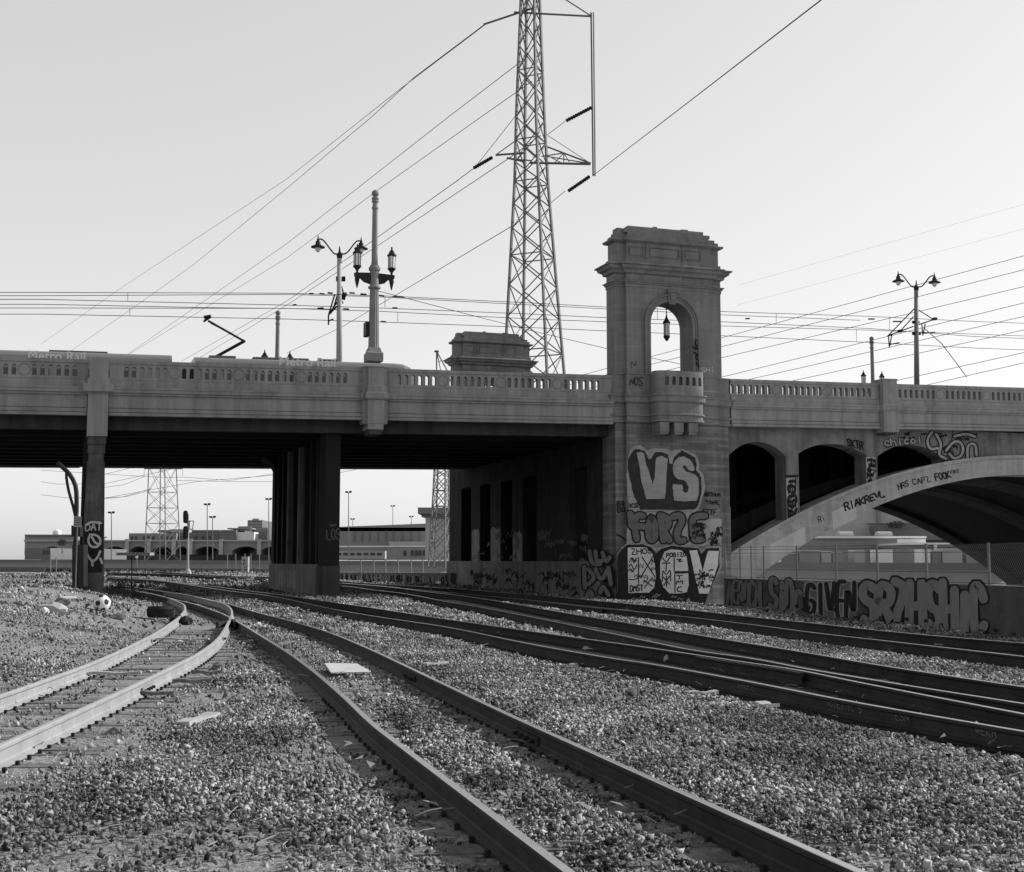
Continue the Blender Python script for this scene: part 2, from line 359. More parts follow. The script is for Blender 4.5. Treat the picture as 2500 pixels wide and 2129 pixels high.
# ------------------------------------------------------------------ strokes / graffiti
FONT = {
'A': [[(0,0),(.45,1),(.55,1),(1,0)],[(.2,.4),(.8,.4)]], 'B': [[(0,0),(0,1),(.7,1),(.85,.75),(.6,.52),(0,.52)],[(.6,.52),(1,.28),(.75,0),(0,0)]],
'C': [[(1,.8),(.7,1),(.25,1),(0,.7),(0,.3),(.25,0),(.7,0),(1,.2)]], 'D': [[(0,0),(0,1),(.6,1),(1,.7),(1,.3),(.6,0),(0,0)]],
'E': [[(1,1),(0,1),(0,0),(1,0)],[(0,.5),(.75,.5)]], 'F': [[(1,1),(0,1),(0,0)],[(0,.5),(.75,.5)]],
'G': [[(1,.8),(.7,1),(.25,1),(0,.7),(0,.3),(.25,0),(.7,0),(1,.25),(1,.48),(.55,.48)]], 'H': [[(0,0),(0,1)],[(1,0),(1,1)],[(0,.5),(1,.5)]],
'I': [[(.5,0),(.5,1)]], 'K': [[(0,0),(0,1)],[(1,1),(.05,.45),(1,0)]], 'L': [[(0,1),(0,0),(1,0)]], 'M': [[(0,0),(.1,1),(.5,.4),(.9,1),(1,0)]],
'N': [[(0,0),(0,1),(1,0),(1,1)]], 'O': [[(.5,1),(.1,.85),(0,.5),(.1,.15),(.5,0),(.9,.15),(1,.5),(.9,.85),(.5,1)]],
'P': [[(0,0),(0,1),(.75,1),(1,.77),(.75,.5),(0,.5)]], 'Q': [[(.5,1),(0,.7),(0,.3),(.5,0),(1,.3),(1,.7),(.5,1)],[(.6,.3),(1.05,-.05)]],
'R': [[(0,0),(0,1),(.75,1),(1,.77),(.75,.5),(0,.5)],[(.5,.5),(1,0)]], 'S': [[(1,.82),(.7,1),(.25,1),(0,.77),(.2,.55),(.8,.45),(1,.25),(.75,0),(.25,0),(0,.18)]],
'T': [[(0,1),(1,1)],[(.5,1),(.5,0)]], 'U': [[(0,1),(0,.25),(.3,0),(.7,0),(1,.25),(1,1)]], 'V': [[(0,1),(.5,0),(1,1)]],
'W': [[(0,1),(.25,0),(.5,.6),(.75,0),(1,1)]], 'X': [[(0,0),(1,1)],[(0,1),(1,0)]], 'Y': [[(0,1),(.5,.5),(1,1)],[(.5,.5),(.5,0)]], 'Z': [[(0,1),(1,1),(0,0),(1,0)]],
'i': [[(.5,0),(.5,.65)],[(.5,.85),(.5,.95)]], 'a': [[(.9,.7),(.4,.75),(.05,.5),(.1,.15),(.5,0),(.9,.25),(.9,.7),(.95,0)]], 'h': [[(0,1),(0,0)],[(0,.4),(.5,.65),(.9,.45),(.9,0)]],
'c': [[(.9,.6),(.5,.7),(.1,.5),(.1,.2),(.5,0),(.9,.12)]], 'o': [[(.5,.7),(.1,.5),(.1,.2),(.5,0),(.9,.2),(.9,.5),(.5,.7)]], 'n': [[(0,.7),(0,0)],[(0,.45),(.5,.7),(.9,.45),(.9,0)]],
'!': [[(.5,1),(.5,.3)],[(.5,.1),(.5,0)]], '2': [[(0,.8),(.3,1),(.8,1),(1,.72),(0,0),(1,0)]], '5': [[(1,1),(.1,1),(0,.55),(.7,.6),(1,.3),(.7,0),(0,.05)]], '8': [[(.5,1),(.1,.78),(.9,.28),(.5,0),(.1,.25),(.9,.78),(.5,1)]]}
def chaikin(p, it=2):
    p = [np.array(x, float) for x in p]
    if len(p) < 3: return p
    for _ in range(it):
        q = [p[0]]
        for a, b in zip(p[:-1], p[1:]): q += [a*.75+b*.25, a*.25+b*.75]
        q.append(p[-1]); p = q
    return p
LAY = [0]
def ribbon(mb, pm, path, wd, base=.004, it=2, jag=0.):
    """path in pixels; pm(px,py,off)->world; wd width in pixels"""
    p = chaikin(path, it)
    p = [x for i, x in enumerate(p) if i == 0 or np.linalg.norm(x-p[i-1]) > 1e-3]
    if len(p) < 2: return
    LAY[0] = (LAY[0]+1) % 16; off = base + LAY[0]*.0004
    L = []; Rr = []
    for i, x in enumerate(p):
        d = p[min(i+1, len(p)-1)]-p[max(i-1, 0)]; d = d/(np.linalg.norm(d)+1e-9); nn = np.array([-d[1], d[0]])
        h = wd/2*(1+random.uniform(-jag, jag))
        L.append(x+nn*h); Rr.append(x-nn*h)
    d0 = p[0]-p[1]; d0 /= np.linalg.norm(d0)+1e-9; d1 = p[-1]-p[-2]; d1 /= np.linalg.norm(d1)+1e-9
    vs = []
    a0 = p[0]+d0*wd*.4; a1 = p[-1]+d1*wd*.4
    n0 = np.array([-d0[1], d0[0]])*wd*.28; n1 = np.array([-d1[1], d1[0]])*wd*.28
    Ls = [a0-n0]+L+[a1+n1]; Rs = [a0+n0]+Rr+[a1-n1]
    vs = [pm(x[0], x[1], off) for x in Ls]+[pm(x[0], x[1], off) for x in Rs]
    k = len(Ls); mb.add(vs, [(i, i+1, k+i+1, k+i) for i in range(k-1)])
def poly(mb, pm, pts, off):
    mb.add([pm(x, y, off) for x, y in pts], [tuple(range(len(pts)))])
def quadmap(TL, TR, BR, BL):
    TL, TR, BR, BL = map(lambda t: np.array(t, float), (TL, TR, BR, BL))
    return lambda u, v: (BL*(1-u)+BR*u)*(1-v)+(TL*(1-u)+TR*u)*v
def write(mb, pm, text, quad, wd, base=.004, jit=.04, gap=.3, it=1, jag=.0, skew=0.):
    qm = quadmap(*quad); n = len(text); cell = 1/(n+(n-1)*gap)
    for i, ch in enumerate(text):
        if ch == ' ' or ch not in FONT: continue
        u0 = i*cell*(1+gap); dv = random.uniform(-jit, jit)
        for st in FONT[ch]:
            ribbon(mb, pm, [qm(u0+(x+random.uniform(-jit, jit)+skew*y)*cell, y+dv+random.uniform(-jit, jit)) for x, y in st], wd, base, it, jag)
def scribble(mb, pm, cx, cy, rx, ry, n, wd, base=.004):
    for _ in range(n):
        k = random.randint(5, 11); x = cx-rx*random.random(); p = []
        for j in range(k):
            p.append((min(cx+rx, max(cx-rx, x)), cy+ry*((-1)**j*random.uniform(.2, 1)))); x += random.uniform(-.25, .65)*rx
        ribbon(mb, pm, p, wd*random.uniform(.6, 1.2), base, 2, .15)
def pm_bridge(t):  # paint on a plane facing the viewer
    return lambda px, py, off: PB(px, py, t-off)
def pm_side(s):
    def f(px, py, off):
        t, z = PSIDE(px, py, s-off); return W0(s-off, t, z)
    return f
def cr(u0, v0, s):   # crop coordinates -> source pixels
    return lambda pts: [(u0+s*x, v0+s*y) for x, y in pts]
# ------------------------------------------------------------------ viaduct
WD = 23.5
br = Thing('road_viaduct', 'long grey concrete road viaduct crossing the whole view above the tracks, pierced parapet on top', 'viaduct', W0(-10, 0, 0))
sL = BS(265, 960)[0]; sLa = BS(215, 960)[0]; sM0, sM1 = BS(895, 960)[0], BS(936, 960)[0]
sT0, sT1 = .30, 6.20; sR0, sR1 = BS(2150, 990)[0], BS(2187, 990)[0]
# parapet bays: (s start, s end, [opening centres], [circle centres])
def centres(pxs, y=920): return [BS(p, y)[0] for p in pxs]
def bay(first, last, groups, pitch_units=2.5):
    tot = sum(g-1 for g in groups)+pitch_units*(len(groups)-1); pt = (last-first)/tot; a = first; ops = []; cs = []
    for i, g in enumerate(groups):
        for k in range(g): ops.append(a+k*pt)
        a += (g-1)*pt
        if i < len(groups)-1: cs.append(a+pt*pitch_units/2); a += pt*pitch_units
    return ops, cs, pt
def f_(px): return BS(px, 920)[0]
bays = []
o_, c_, p_ = bay(f_(308.5), f_(844), [6, 7, 7, 6]); bays.append((sL+.02, sM0-.02, o_, c_))
o_, c_, p_ = bay(f_(976), f_(1461), [6, 7, 7, 6]); bays.append((sM1+.02, sT0, o_, c_))
o_, c_, p_ = bay(f_(1789.5), f_(2124.5), [7, 7, 7]); bays.append((sT1, sR0-.02, o_, c_))
pR = p_
a = f_(2199); o_, c_, p_ = bay(a, a+(6*12)*pR+11*2.5*pR, [7]*12); o_ = o_; bays.append((sR1+.02, o_[-1]+1.2, o_, c_))
eR = o_[-1]+1.2
b = f_(182); o_, c_, p_ = bay(b-27*.335*2, b, [6, 7, 7, 6, 6, 7, 7, 6]); bays.append((o_[0]-1.0, sLa-.02, o_, c_)); eL = o_[0]-1.0
def seg(cb, a0, a1, step=4.0):
    n = max(1, int((a1-a0)/step)); return n
PROF = [(.30, 9.19), (.10, 9.19), (.10, 9.165), (.04, 9.16), (.04, 8.88), (-.13, 8.88), (-.13, 8.81), (-.10, 8.81), (-.10, 8.68), (-.02, 8.65), (-.02, 8.585), (.07, 8.585), (.07, 8.09), (.11, 8.085), (.11, 8.06), (.03, 8.055), (.03, 7.92), (.07, 7.915), (.07, 7.895), (-.02, 7.89), (-.01, 7.78), (.30, 7.78)]
for (a0, a1, ops, cs) in bays:
    m = MB(); m.arcade(W, a0, a1, 9.195, 9.97, .10, .34, [(o-.085, o+.085, 9.31, 9.64, .09) for o in ops])
    m.boxM(W, a0, a1, .06, .098, 9.83, 9.97)
    pp = br.part('parapet', m, M_conc)
    m = MB()
    for c in cs:
        N = 28; ring = []
        for rr, off in ((.24, .0995), (.235, .085), (.215, .085), (.205, .0995)):
            ring.append([W(c+rr*math.cos(2*math.pi*k/N), off, 9.52+rr*math.sin(2*math.pi*k/N)) for k in range(N)])
        vs = [p for r_ in ring for p in r_]
        m.add(vs, [(i*N+k, i*N+(k+1) % N, (i+1)*N+(k+1) % N, (i+1)*N+k) for i in range(3) for k in range(N)])
    br.part('parapet_roundel', m, M_tower, parent=pp)
    m = MB(); m.extr(W, PROF, a0, a1, 2); br.part('cornice', m, M_conc)
    m = MB(); m.boxM(W, a0, a1, WD-.3, WD, 7.3, 9.9); br.part('far_parapet', m, M_conc)
# deck and girders
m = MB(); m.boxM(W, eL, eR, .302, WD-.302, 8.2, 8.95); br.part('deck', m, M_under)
m = MB(); m.boxM(W, eL, sT0+.3, .9, 1.35, 7.31, 8.198); br.part('edge_girder', m, M_soot_shade)
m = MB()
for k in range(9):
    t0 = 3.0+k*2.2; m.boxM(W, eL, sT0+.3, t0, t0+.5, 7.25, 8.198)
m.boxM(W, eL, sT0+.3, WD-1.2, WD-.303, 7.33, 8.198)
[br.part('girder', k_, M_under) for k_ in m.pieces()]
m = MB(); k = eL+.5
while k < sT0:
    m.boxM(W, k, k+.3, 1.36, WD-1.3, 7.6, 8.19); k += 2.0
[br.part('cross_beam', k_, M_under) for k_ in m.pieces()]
m = MB(); m.boxM(W, sT1-.2, eR, .9, 1.3, 7.5, 8.198); m.boxM(W, sT1-.2, eR, WD-1.2, WD-.303, 7.5, 8.198); br.part('edge_girder', m, M_soot_shade)
# posts
def post(a0, a1, wing, zt_, zb, thick=.0):
    m = MB(); c = (a0+a1)/2; h = (a1-a0)/2
    ft = [(c-h, -.22), (c+h, -.22), (c+h, .5), (c-h, .5)]
    if wing: ft = [(c-h-wing, -.08), (c-h, -.08), (c-h, -.22), (c+h, -.22), (c+h, -.08), (c+h+wing, -.08), (c+h+wing, .5), (c-h-wing, .5)]
    m.loft(W, ft, [(-.03, 7.6), (0, 7.62), (0, 8.60), (.05, 8.62), (.10, 8.68), (.10, 8.90), (.02, 8.92), (.02, 9.19), (-.03, 9.2), (-.03, zt_-.05), (.0, zt_-.04), (.0, zt_), (-.05, zt_+.02)])
    m.loft(W, [(c-h+.03, -.20), (c+h-.03, -.20), (c+h-.03, .85), (c-h+.03, .85)], [(0, zb+.22), (0, 7.605)])
    o = br.part('parapet_post', m, M_conc)
    m = MB(); m.loft(W, [(c-h+.03, -.20), (c+h-.03, -.20), (c+h-.03, .85), (c-h+.03, .85)], [(-.12, zb), (-.06, zb+.03), (-.02, zb+.2)]); br.part('bracket', m, M_soot_shade, parent=o)
    return c
cM = post(sM0, sM1, .17, 10.02, 7.15); cR = post(sR0, sR1, .0, 10.16, 7.5)
# left post and its column
cL = (sL+sLa)/2; hL = (sL-sLa)/2
m = MB(); m.loft(W, [(cL-hL, -.22), (cL+hL, -.22), (cL+hL, .5), (cL-hL, .5)], [(0, 6.95), (0, 8.60), (.08, 8.64), (.18, 8.68), (.18, 8.98), (.03, 9.0), (.03, 9.2), (-.03, 9.21), (-.03, 10.03)])
br.part('parapet_post', m, M_conc)
m = MB(); ft = [(cL-hL+.04, -.16), (cL+hL-.04, -.16), (cL+hL-.04, .8), (cL-hL+.04, .8)]
m.loft(W0, ft, [(.12, -.6), (.06, 2), (-.02, 5.6), (-.06, 5.62), (-.06, 5.9), (-.02, 5.92), (-.02, 6.2), (-.05, 6.22), (0, 6.28), (0, 6.56)])
colL = br.part('column', m, mat('stained_column_concrete', .085, var=.4, scale=1.4, bump=.015, streak=.6, spots=.5))
m = MB(); m.loft(W0, [(cL-hL-.1, 1.6), (cL+hL-.05, 1.6), (cL+hL-.05, 2.5), (cL-hL-.1, 2.5)], [(0, -.6), (0, 7.0)]); br.part('column', m, M_under)
# centre pier: front column, web with recesses, plinth
sP = BS(829, 1300, 1.2)[0]; sPl = BS(790, 1300, 1.4)[0]; tPe = PSIDE(664, 1300, sPl)[0]
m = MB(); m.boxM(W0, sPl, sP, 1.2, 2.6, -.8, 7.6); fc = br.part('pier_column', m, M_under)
m = MB(); m.boxM(W0, sPl-.06, sP+.02, 1.1, 2.55, -.8, 1.55); br.part('plinth', m, M_soot_shade)
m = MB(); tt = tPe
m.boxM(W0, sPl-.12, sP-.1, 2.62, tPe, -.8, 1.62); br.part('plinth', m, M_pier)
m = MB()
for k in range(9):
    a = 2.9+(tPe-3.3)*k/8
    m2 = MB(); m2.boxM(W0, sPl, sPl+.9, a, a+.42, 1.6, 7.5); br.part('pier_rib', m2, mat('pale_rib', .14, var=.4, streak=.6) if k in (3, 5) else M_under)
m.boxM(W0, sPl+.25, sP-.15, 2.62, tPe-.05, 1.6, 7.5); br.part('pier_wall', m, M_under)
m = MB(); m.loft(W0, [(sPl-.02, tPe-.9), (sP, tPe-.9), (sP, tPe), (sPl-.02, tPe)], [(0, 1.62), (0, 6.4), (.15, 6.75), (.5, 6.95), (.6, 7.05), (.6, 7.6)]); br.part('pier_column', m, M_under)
# abutment wall right of the opening (runs under the deck from the tower)
sA = .44
tt_ = lambda px: PSIDE(px, 1300, sA)[0]
m = MB(); slots = [(1402, 1433), (1277, 1310), (1223, 1250), (1172, 1197), (1126, 1150)]
sl_t = [(tt_(b_), tt_(a_)) for a_, b_ in slots]; tEnd = tt_(1097)
def WS(a, d, z): return W0(sA+d, a, z)
m.arcade(WS, 1.6, tEnd, 1.75, 7.9, 0., 1.2, [(a_, b_, 1.75, 6.1, .08) for a_, b_ in sl_t]); ab = br.part('abutment_wall', m, mat('dark_abutment_concrete', .035, var=.4, scale=.8, bump=.012, streak=.5))  # very dark, streaked base tone
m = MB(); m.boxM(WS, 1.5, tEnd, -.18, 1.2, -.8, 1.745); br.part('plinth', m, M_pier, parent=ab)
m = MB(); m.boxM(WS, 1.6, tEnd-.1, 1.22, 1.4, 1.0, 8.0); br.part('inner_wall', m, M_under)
m = MB(); m.boxM(W0, sA+.01, sA+2.0, .4, 1.6, 6.0, 7.9); m.boxM(W0, 5.7, 6.03, 1.7, tEnd, -2, 8.15); br.part('inner_wall', m, M_soot_shade)
# paint marks on abutment wall and pier
ps = pm_side(sA); m = MB(); md = MB(); mw = MB()
for (x0, x1) in ((1152, 1170), (1198, 1221), (1252, 1275)):   # pale lower halves of the ribs
    top = 1290+random.uniform(0, 14); n = 6; pts = [(x0, 1373)]+[(x0+(x1-x0)*i/n, top+random.uniform(-4, 4)+(6 if i in (0, n) else 0)) for i in range(n+1)]+[(x1, 1375)]
    poly(m, ps, pts, .004)
Mq = mat('smoky_buff', .26, var=.5, scale=1.5, streak=.6, spots=.4); [br.part('buff_patch', k_, Mq, parent=ab) for k_ in m.pieces()]
m = MB()
for i in range(26): scribble(m, ps, random.uniform(1315, 1430), random.uniform(1300, 1372), 9, 12, 1, 2.6, .008)
for i in range(14): scribble(m, ps, random.uniform(1150, 1275), random.uniform(1300, 1372), 8, 10, 1, 2.2, .008)
write(m, ps, 'LOTS', ((1152, 1355), (1170, 1354), (1170, 1364), (1152, 1365)), 1.5, .008)
br.part('graffiti', m, mat('faded_paint', .13, var=.5, scale=2), parent=ab)
ps2 = pm_side(sA-.18)
m = MB(); md = MB()
for i in range(34): scribble(m, ps2, random.uniform(1110, 1420), random.uniform(1385, 1445), 13, 12, 1, 2.6, .008)
for i in range(34): scribble(md, ps2, random.uniform(1110, 1420), random.uniform(1390, 1450), 12, 13, 1, 2.4, .014)
br.part('graffiti', m, mat('faded_paint', .2, var=.5, scale=2), parent=ab); br.part('graffiti', md, M_black, parent=ab)
# paint near the tower (silver letters low on the abutment return)
c3 = cr(1080, 1120, .2896)
m = MB(); md = MB(); pf = pm_bridge(.0)
pf2 = pm_side(sA-.18)
for pth in ([(1195, 910), (1200, 1090)], [(1240, 780), (1260, 890), (1330, 890)], [(1290, 780), (1300, 870), (1350, 860)], [(1350, 790), (1380, 880), (1410, 830)], [(1230, 930), (1290, 1000), (1230, 1060)], [(1290, 930), (1340, 1040), (1400, 920)], [(1400, 920), (1420, 1060)], [(1215, 1170), (1240, 1100), (1280, 1180)], [(1330, 1130), (1350, 1060), (1400, 1150)]):
    ribbon(md, pf2, c3(pth), 17, .02); ribbon(m, pf2, c3(pth), 10, .04)
br.part('graffiti', md, M_black, parent=ab); br.part('graffiti', m, mat('dull_silver', .22, var=.3, scale=3), parent=ab)
psp = pm_side(sPl-.12); m = MB(); md = MB()
poly(m, psp, [(680, 1395), (694, 1393), (696, 1420), (690, 1432), (683, 1430)], .006)
poly(m, psp, [(699, 1392), (722, 1392), (722, 1436), (700, 1434)], .006)
Mq = mat('pale_patch', .26, var=.35, scale=3, streak=.5, spots=.4); [br.part('buff_patch', k_, Mq) for k_ in m.pieces()]
# arched span
sC, zC, kI, zE, kE = 23.2, 6.05, .0205, 6.97, .0170
zi = lambda s: zC-kI*(s-sC)**2
ze = lambda s: zE-kE*(s-sC)**2
def rib(t0, t1, mt, trim):
    m = MB(); N = 44; sa, sb = 5.0, 2*sC-5.0; vs = []
    for i in range(N+1):
        s = sa+(sb-sa)*i/N
        vs += [W0(s, t0, zi(s)), W0(s, t1, zi(s)), W0(s, t1, ze(s)), W0(s, t0, ze(s))]
    fs = [(i*4+k, i*4+(k+1) % 4, (i+1)*4+(k+1) % 4, (i+1)*4+k) for i in range(N) for k in range(4)]+[(3, 2, 1, 0), (N*4, N*4+1, N*4+2, N*4+3)]
    m.add(vs, fs)
    o = br.part('arch_rib', m, mt)
    if trim:
        m = MB(); vs = []
        for i in range(N+1):
            s = sa+(sb-sa)*i/N
            vs += [W0(s, t0-.07, ze(s)-.10), W0(s, t0+.0, ze(s)-.10), W0(s, t0+.0, ze(s)+.06), W0(s, t0-.07, ze(s)+.06)]
        m.add(vs, fs); br.part('rib_moulding', m, mt, parent=o)
    return o
RT = .45
m = MB(); m.boxM(W0, 2*sC-6.2, 2*sC, .2, WD-.4, -6, 8.15); br.part('pier_wall', m, M_shaft)
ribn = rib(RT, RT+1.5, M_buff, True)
for a in (6.4, 12.4): rib(a, a+1.5, M_soot_shade, False)
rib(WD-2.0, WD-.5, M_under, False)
m = MB()   # thin web slab between the ribs (dark soffit)
N = 44
vs = []
for i in range(N+1):
    s = 5.0+(2*sC-10)*i/N
    vs += [W0(s, RT+1.5, zi(s)+.3), W0(s, WD-2, zi(s)+.3), W0(s, WD-2, zi(s)+.6), W0(s, RT+1.5, zi(s)+.6)]
m.add(vs, [(i*4+k, i*4+(k+1) % 4, (i+1)*4+(k+1) % 4, (i+1)*4+k) for i in range(N) for k in range(4)])
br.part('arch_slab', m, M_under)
# spandrel arcade
def sx(px, y=1060, t=RT+.1): return BS(px, y, t)[0]
ST = RT+.1
ops = [(sx(1785)-.1, sx(1917)), (sx(1948), sx(2113)), (sx(2140), sx(2302))]
zsp = [BS(1850, 1112, ST)[1], BS(2030, 1110, ST)[1], BS(2220, 1117, ST)[1]]
zcr = [BS(1850, 1079, ST)[1], BS(2020, 1083, ST)[1], BS(2215, 1086, ST)[1]]
def spandrel(t0, t1, mt, full=True):
    m = MB(); zb = max(zsp)+.0
    m.arcade(W0, 6.0, sx(2300)+.6, min(zsp)-.01, 8.14, t0, t1, [(a_, b_, -9, zs_, zs_-zc_) for (a_, b_), zs_, zc_ in zip(ops, zsp, zcr)], N=14)
    o = br.part('spandrel_wall', m, mt); return o
spw = spandrel(ST, ST+1.0, M_col)
cols = []
for (a_, b_) in ((ops[0][1], ops[1][0]), (ops[1][1], ops[2][0])):
    m = MB(); m.add([W0(a_, ST, ze(a_)-.05), W0(b_, ST, ze(b_)-.05), W0(b_, ST+1, ze(b_)-.05), W0(a_, ST+1, ze(a_)-.05), W0(a_, ST, min(zsp)-.012), W0(b_, ST, min(zsp)-.012), W0(b_, ST+1, min(zsp)-.012), W0(a_, ST+1, min(zsp)-.012)], [(0,3,2,1),(4,5,6,7),(0,1,5,4),(1,2,6,5),(2,3,7,6),(3,0,4,7)])
    cols.append(br.part('spandrel_column', m, M_col))
m = MB(); vs = []; a_ = ops[2][1]+.0; b_ = 2*sC-a_; N = 16
for i in range(N+1):
    s = a_+(b_-a_)*i/N; zz_ = min(zsp)-.012 if s < sx(2300)+.61 else 8.14; vs += [W0(s, ST, ze(s)-.05), W0(s, ST+1, ze(s)-.05), W0(s, ST+1, max(zz_, ze(s)), ), W0(s, ST, max(zz_, ze(s)))]
m.add(vs, [(i*4+k, i*4+(k+1) % 4, (i+1)*4+(k+1) % 4, (i+1)*4+k) for i in range(N) for k in range(4)]+[(3, 2, 1, 0)]); br.part('spandrel_wall', m, M_col)
m = MB()   # inner rows of columns below the deck
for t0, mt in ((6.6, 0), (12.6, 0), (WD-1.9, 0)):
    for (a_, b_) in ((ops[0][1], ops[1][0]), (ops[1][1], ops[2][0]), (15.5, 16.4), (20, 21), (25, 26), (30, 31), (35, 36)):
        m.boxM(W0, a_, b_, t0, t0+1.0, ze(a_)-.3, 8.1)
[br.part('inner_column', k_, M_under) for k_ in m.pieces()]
m = MB(); vs = []; N = 30  # solid wall added behind the arcade to keep its openings dark
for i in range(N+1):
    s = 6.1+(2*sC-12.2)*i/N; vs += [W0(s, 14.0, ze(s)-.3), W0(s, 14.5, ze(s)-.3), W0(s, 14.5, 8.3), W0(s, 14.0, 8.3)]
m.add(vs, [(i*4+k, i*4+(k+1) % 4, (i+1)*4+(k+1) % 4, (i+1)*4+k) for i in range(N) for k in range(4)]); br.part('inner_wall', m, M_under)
# paint on columns, spandrel and rib
def paint(parent, pm, fn, mt, off=.004):
    m = MB(); fn(m, pm, off); return br.part('graffiti', m, mt, parent=parent)
pc = pm_bridge(ST)
m = MB(); poly(m, pc, [(1919, 1168), (1946, 1168), (1948, 1266), (1921, 1276)], .003); poly(m, pc, [(2114, 1116), (2139, 1116), (2140, 1186), (2116, 1194)], .003)
[br.part('buff_patch', k_, M_buff, parent=c_) for k_, c_ in zip(m.pieces(), cols)]
m = MB()
for cx_, y0, y1 in ((1933, 1170, 1268), (2127, 1118, 1188)):
    y = y0+6
    while y < y1-6: scribble(m, pc, cx_, y, 10, 9, 3, 3.0, .006); y += 12
ribbon(m, pc, [(1918, 1163), (1947, 1162)], 6, .006)
c5 = cr(1900, 800, .2833)
for pth in ([(95,1420),(80,1370),(110,1350),(150,1380),(130,1440),(90,1450),(80,1520),(120,1560),(160,1500),(150,1450)], [(85,1560),(90,1620),(140,1610),(160,1560)]): ribbon(m, pc, c5(pth), 5.5, .008)
br.part('graffiti', m, M_black, parent=cols[0])
m = MB(); mb2 = MB(); mg = MB()
write(m, pc, 'SKTR', ((2068, 1072), (2106, 1078), (2108, 1098), (2070, 1088)), 4, .012, jag=.3)
write(m, pc, 'chico!', ((2158, 1072), (2250, 1066), (2252, 1080), (2160, 1090)), 8, .010)
write(mg, pc, 'chico!', ((2158, 1072), (2250, 1066), (2252, 1080), (2160, 1090)), 4, .022)
for pth in ([(2275, 1055), (2262, 1075), (2270, 1098), (2290, 1094)], [(2285, 1060), (2300, 1085), (2290, 1110), (2310, 1120)], [(2310, 1100), (2330, 1075), (2350, 1082), (2352, 1110), (2330, 1122), (2318, 1108)], [(2362, 1118), (2362, 1085), (2382, 1082), (2384, 1112)], [(2330, 1065), (2360, 1058), (2380, 1066)]):
    ribbon(m, pc, pth, 12, .012); ribbon(mg, pc, pth, 6, .024)
for i in range(16): scribble(m, pc, random.uniform(2150, 2380), random.uniform(1058, 1072), 8, 5, 1, 2.5, .006)
for i in range(10): scribble(m, pc, random.uniform(2290, 2330), random.uniform(1088, 1130), 8, 7, 1, 3, .006)
br.part('graffiti', m, M_black, parent=spw); br.part('graffiti', mg, M_haze, parent=spw)
pr = pm_bridge(RT); m = MB()
write(m, pr, 'RIAKREVL', ((2060, 1228), (2158, 1197), (2160, 1212), (2064, 1246)), 4.2, .004, gap=.2, jag=.3)
write(m, pr, 'HRS', ((2191, 1182), (2216, 1173), (2219, 1186), (2194, 1196)), 2.6, .004)
write(m, pr, 'CAPZ', ((2227, 1171), (2266, 1163), (2272, 1176), (2230, 1184)), 2.4, .004)
write(m, pr, 'FOOK', ((2281, 1157), (2316, 1151), (2322, 1166), (2285, 1173)), 3.4, .004)
write(m, pr, 'FB2', ((2320, 1150), (2340, 1146), (2341, 1153), (2321, 1157)), 1.8, .004)
write(m, pr, 'Rise', ((1996, 1262), (2028, 1252), (2033, 1264), (2000, 1276)), 1.8, .004)
br.part('graffiti', m, M_black, parent=ribn)
m = MB(); poly(m, pr, [(2032, 1250), (2090, 1220), (2092, 1266), (2034, 1293)], .002); poly(m, pr, [(1880, 1330), (1965, 1286), (1968, 1326), (1882, 1378)], .002)
Mq = mat('pale_buff', .40, var=.1, scale=2, streak=.15, spots=.15); [br.part('buff_patch', k_, Mq, parent=ribn) for k_ in m.pieces()]
# paint on left column
pl = pm_bridge(-.24); m = MB(); mg = MB()
poly(m, pl, [(207, 1275), (252, 1275), (249, 1398), (204, 1398)], .004)
c1 = cr(100, 1120, .2896)
write(mg, pl, 'DAT', ((209, 1279), (248, 1277), (247, 1294), (209, 1296)), 3.2, .010)
for pth in ([(410,640),(470,640),(510,690),(480,745),(420,745),(395,690),(410,650)], [(430,660),(450,700),(480,720)], [(380,780),(400,830),(440,870),(480,830),(500,780)], [(430,860),(435,900)], [(380, 560), (420, 530), (500, 540)], [(500, 840), (515, 880)]):
    ribbon(mg, pl, c1(pth), 5.6, .010)
br.part('graffiti', m, M_black, parent=colL); br.part('graffiti', mg, mat('chalk_paint', .42, var=.2, scale=5), parent=colL)
m = MB()
write(m, pm_bridge(1.2), 'LOS', ((797, 1293), (830, 1290), (830, 1316), (798, 1318)), 2.6, .006); scribble(m, pm_bridge(1.2), 812, 1282, 9, 6, 2, 2, .006)
br.part('graffiti', m, mat('dim_paint', .10, var=.3, scale=4), parent=fc)
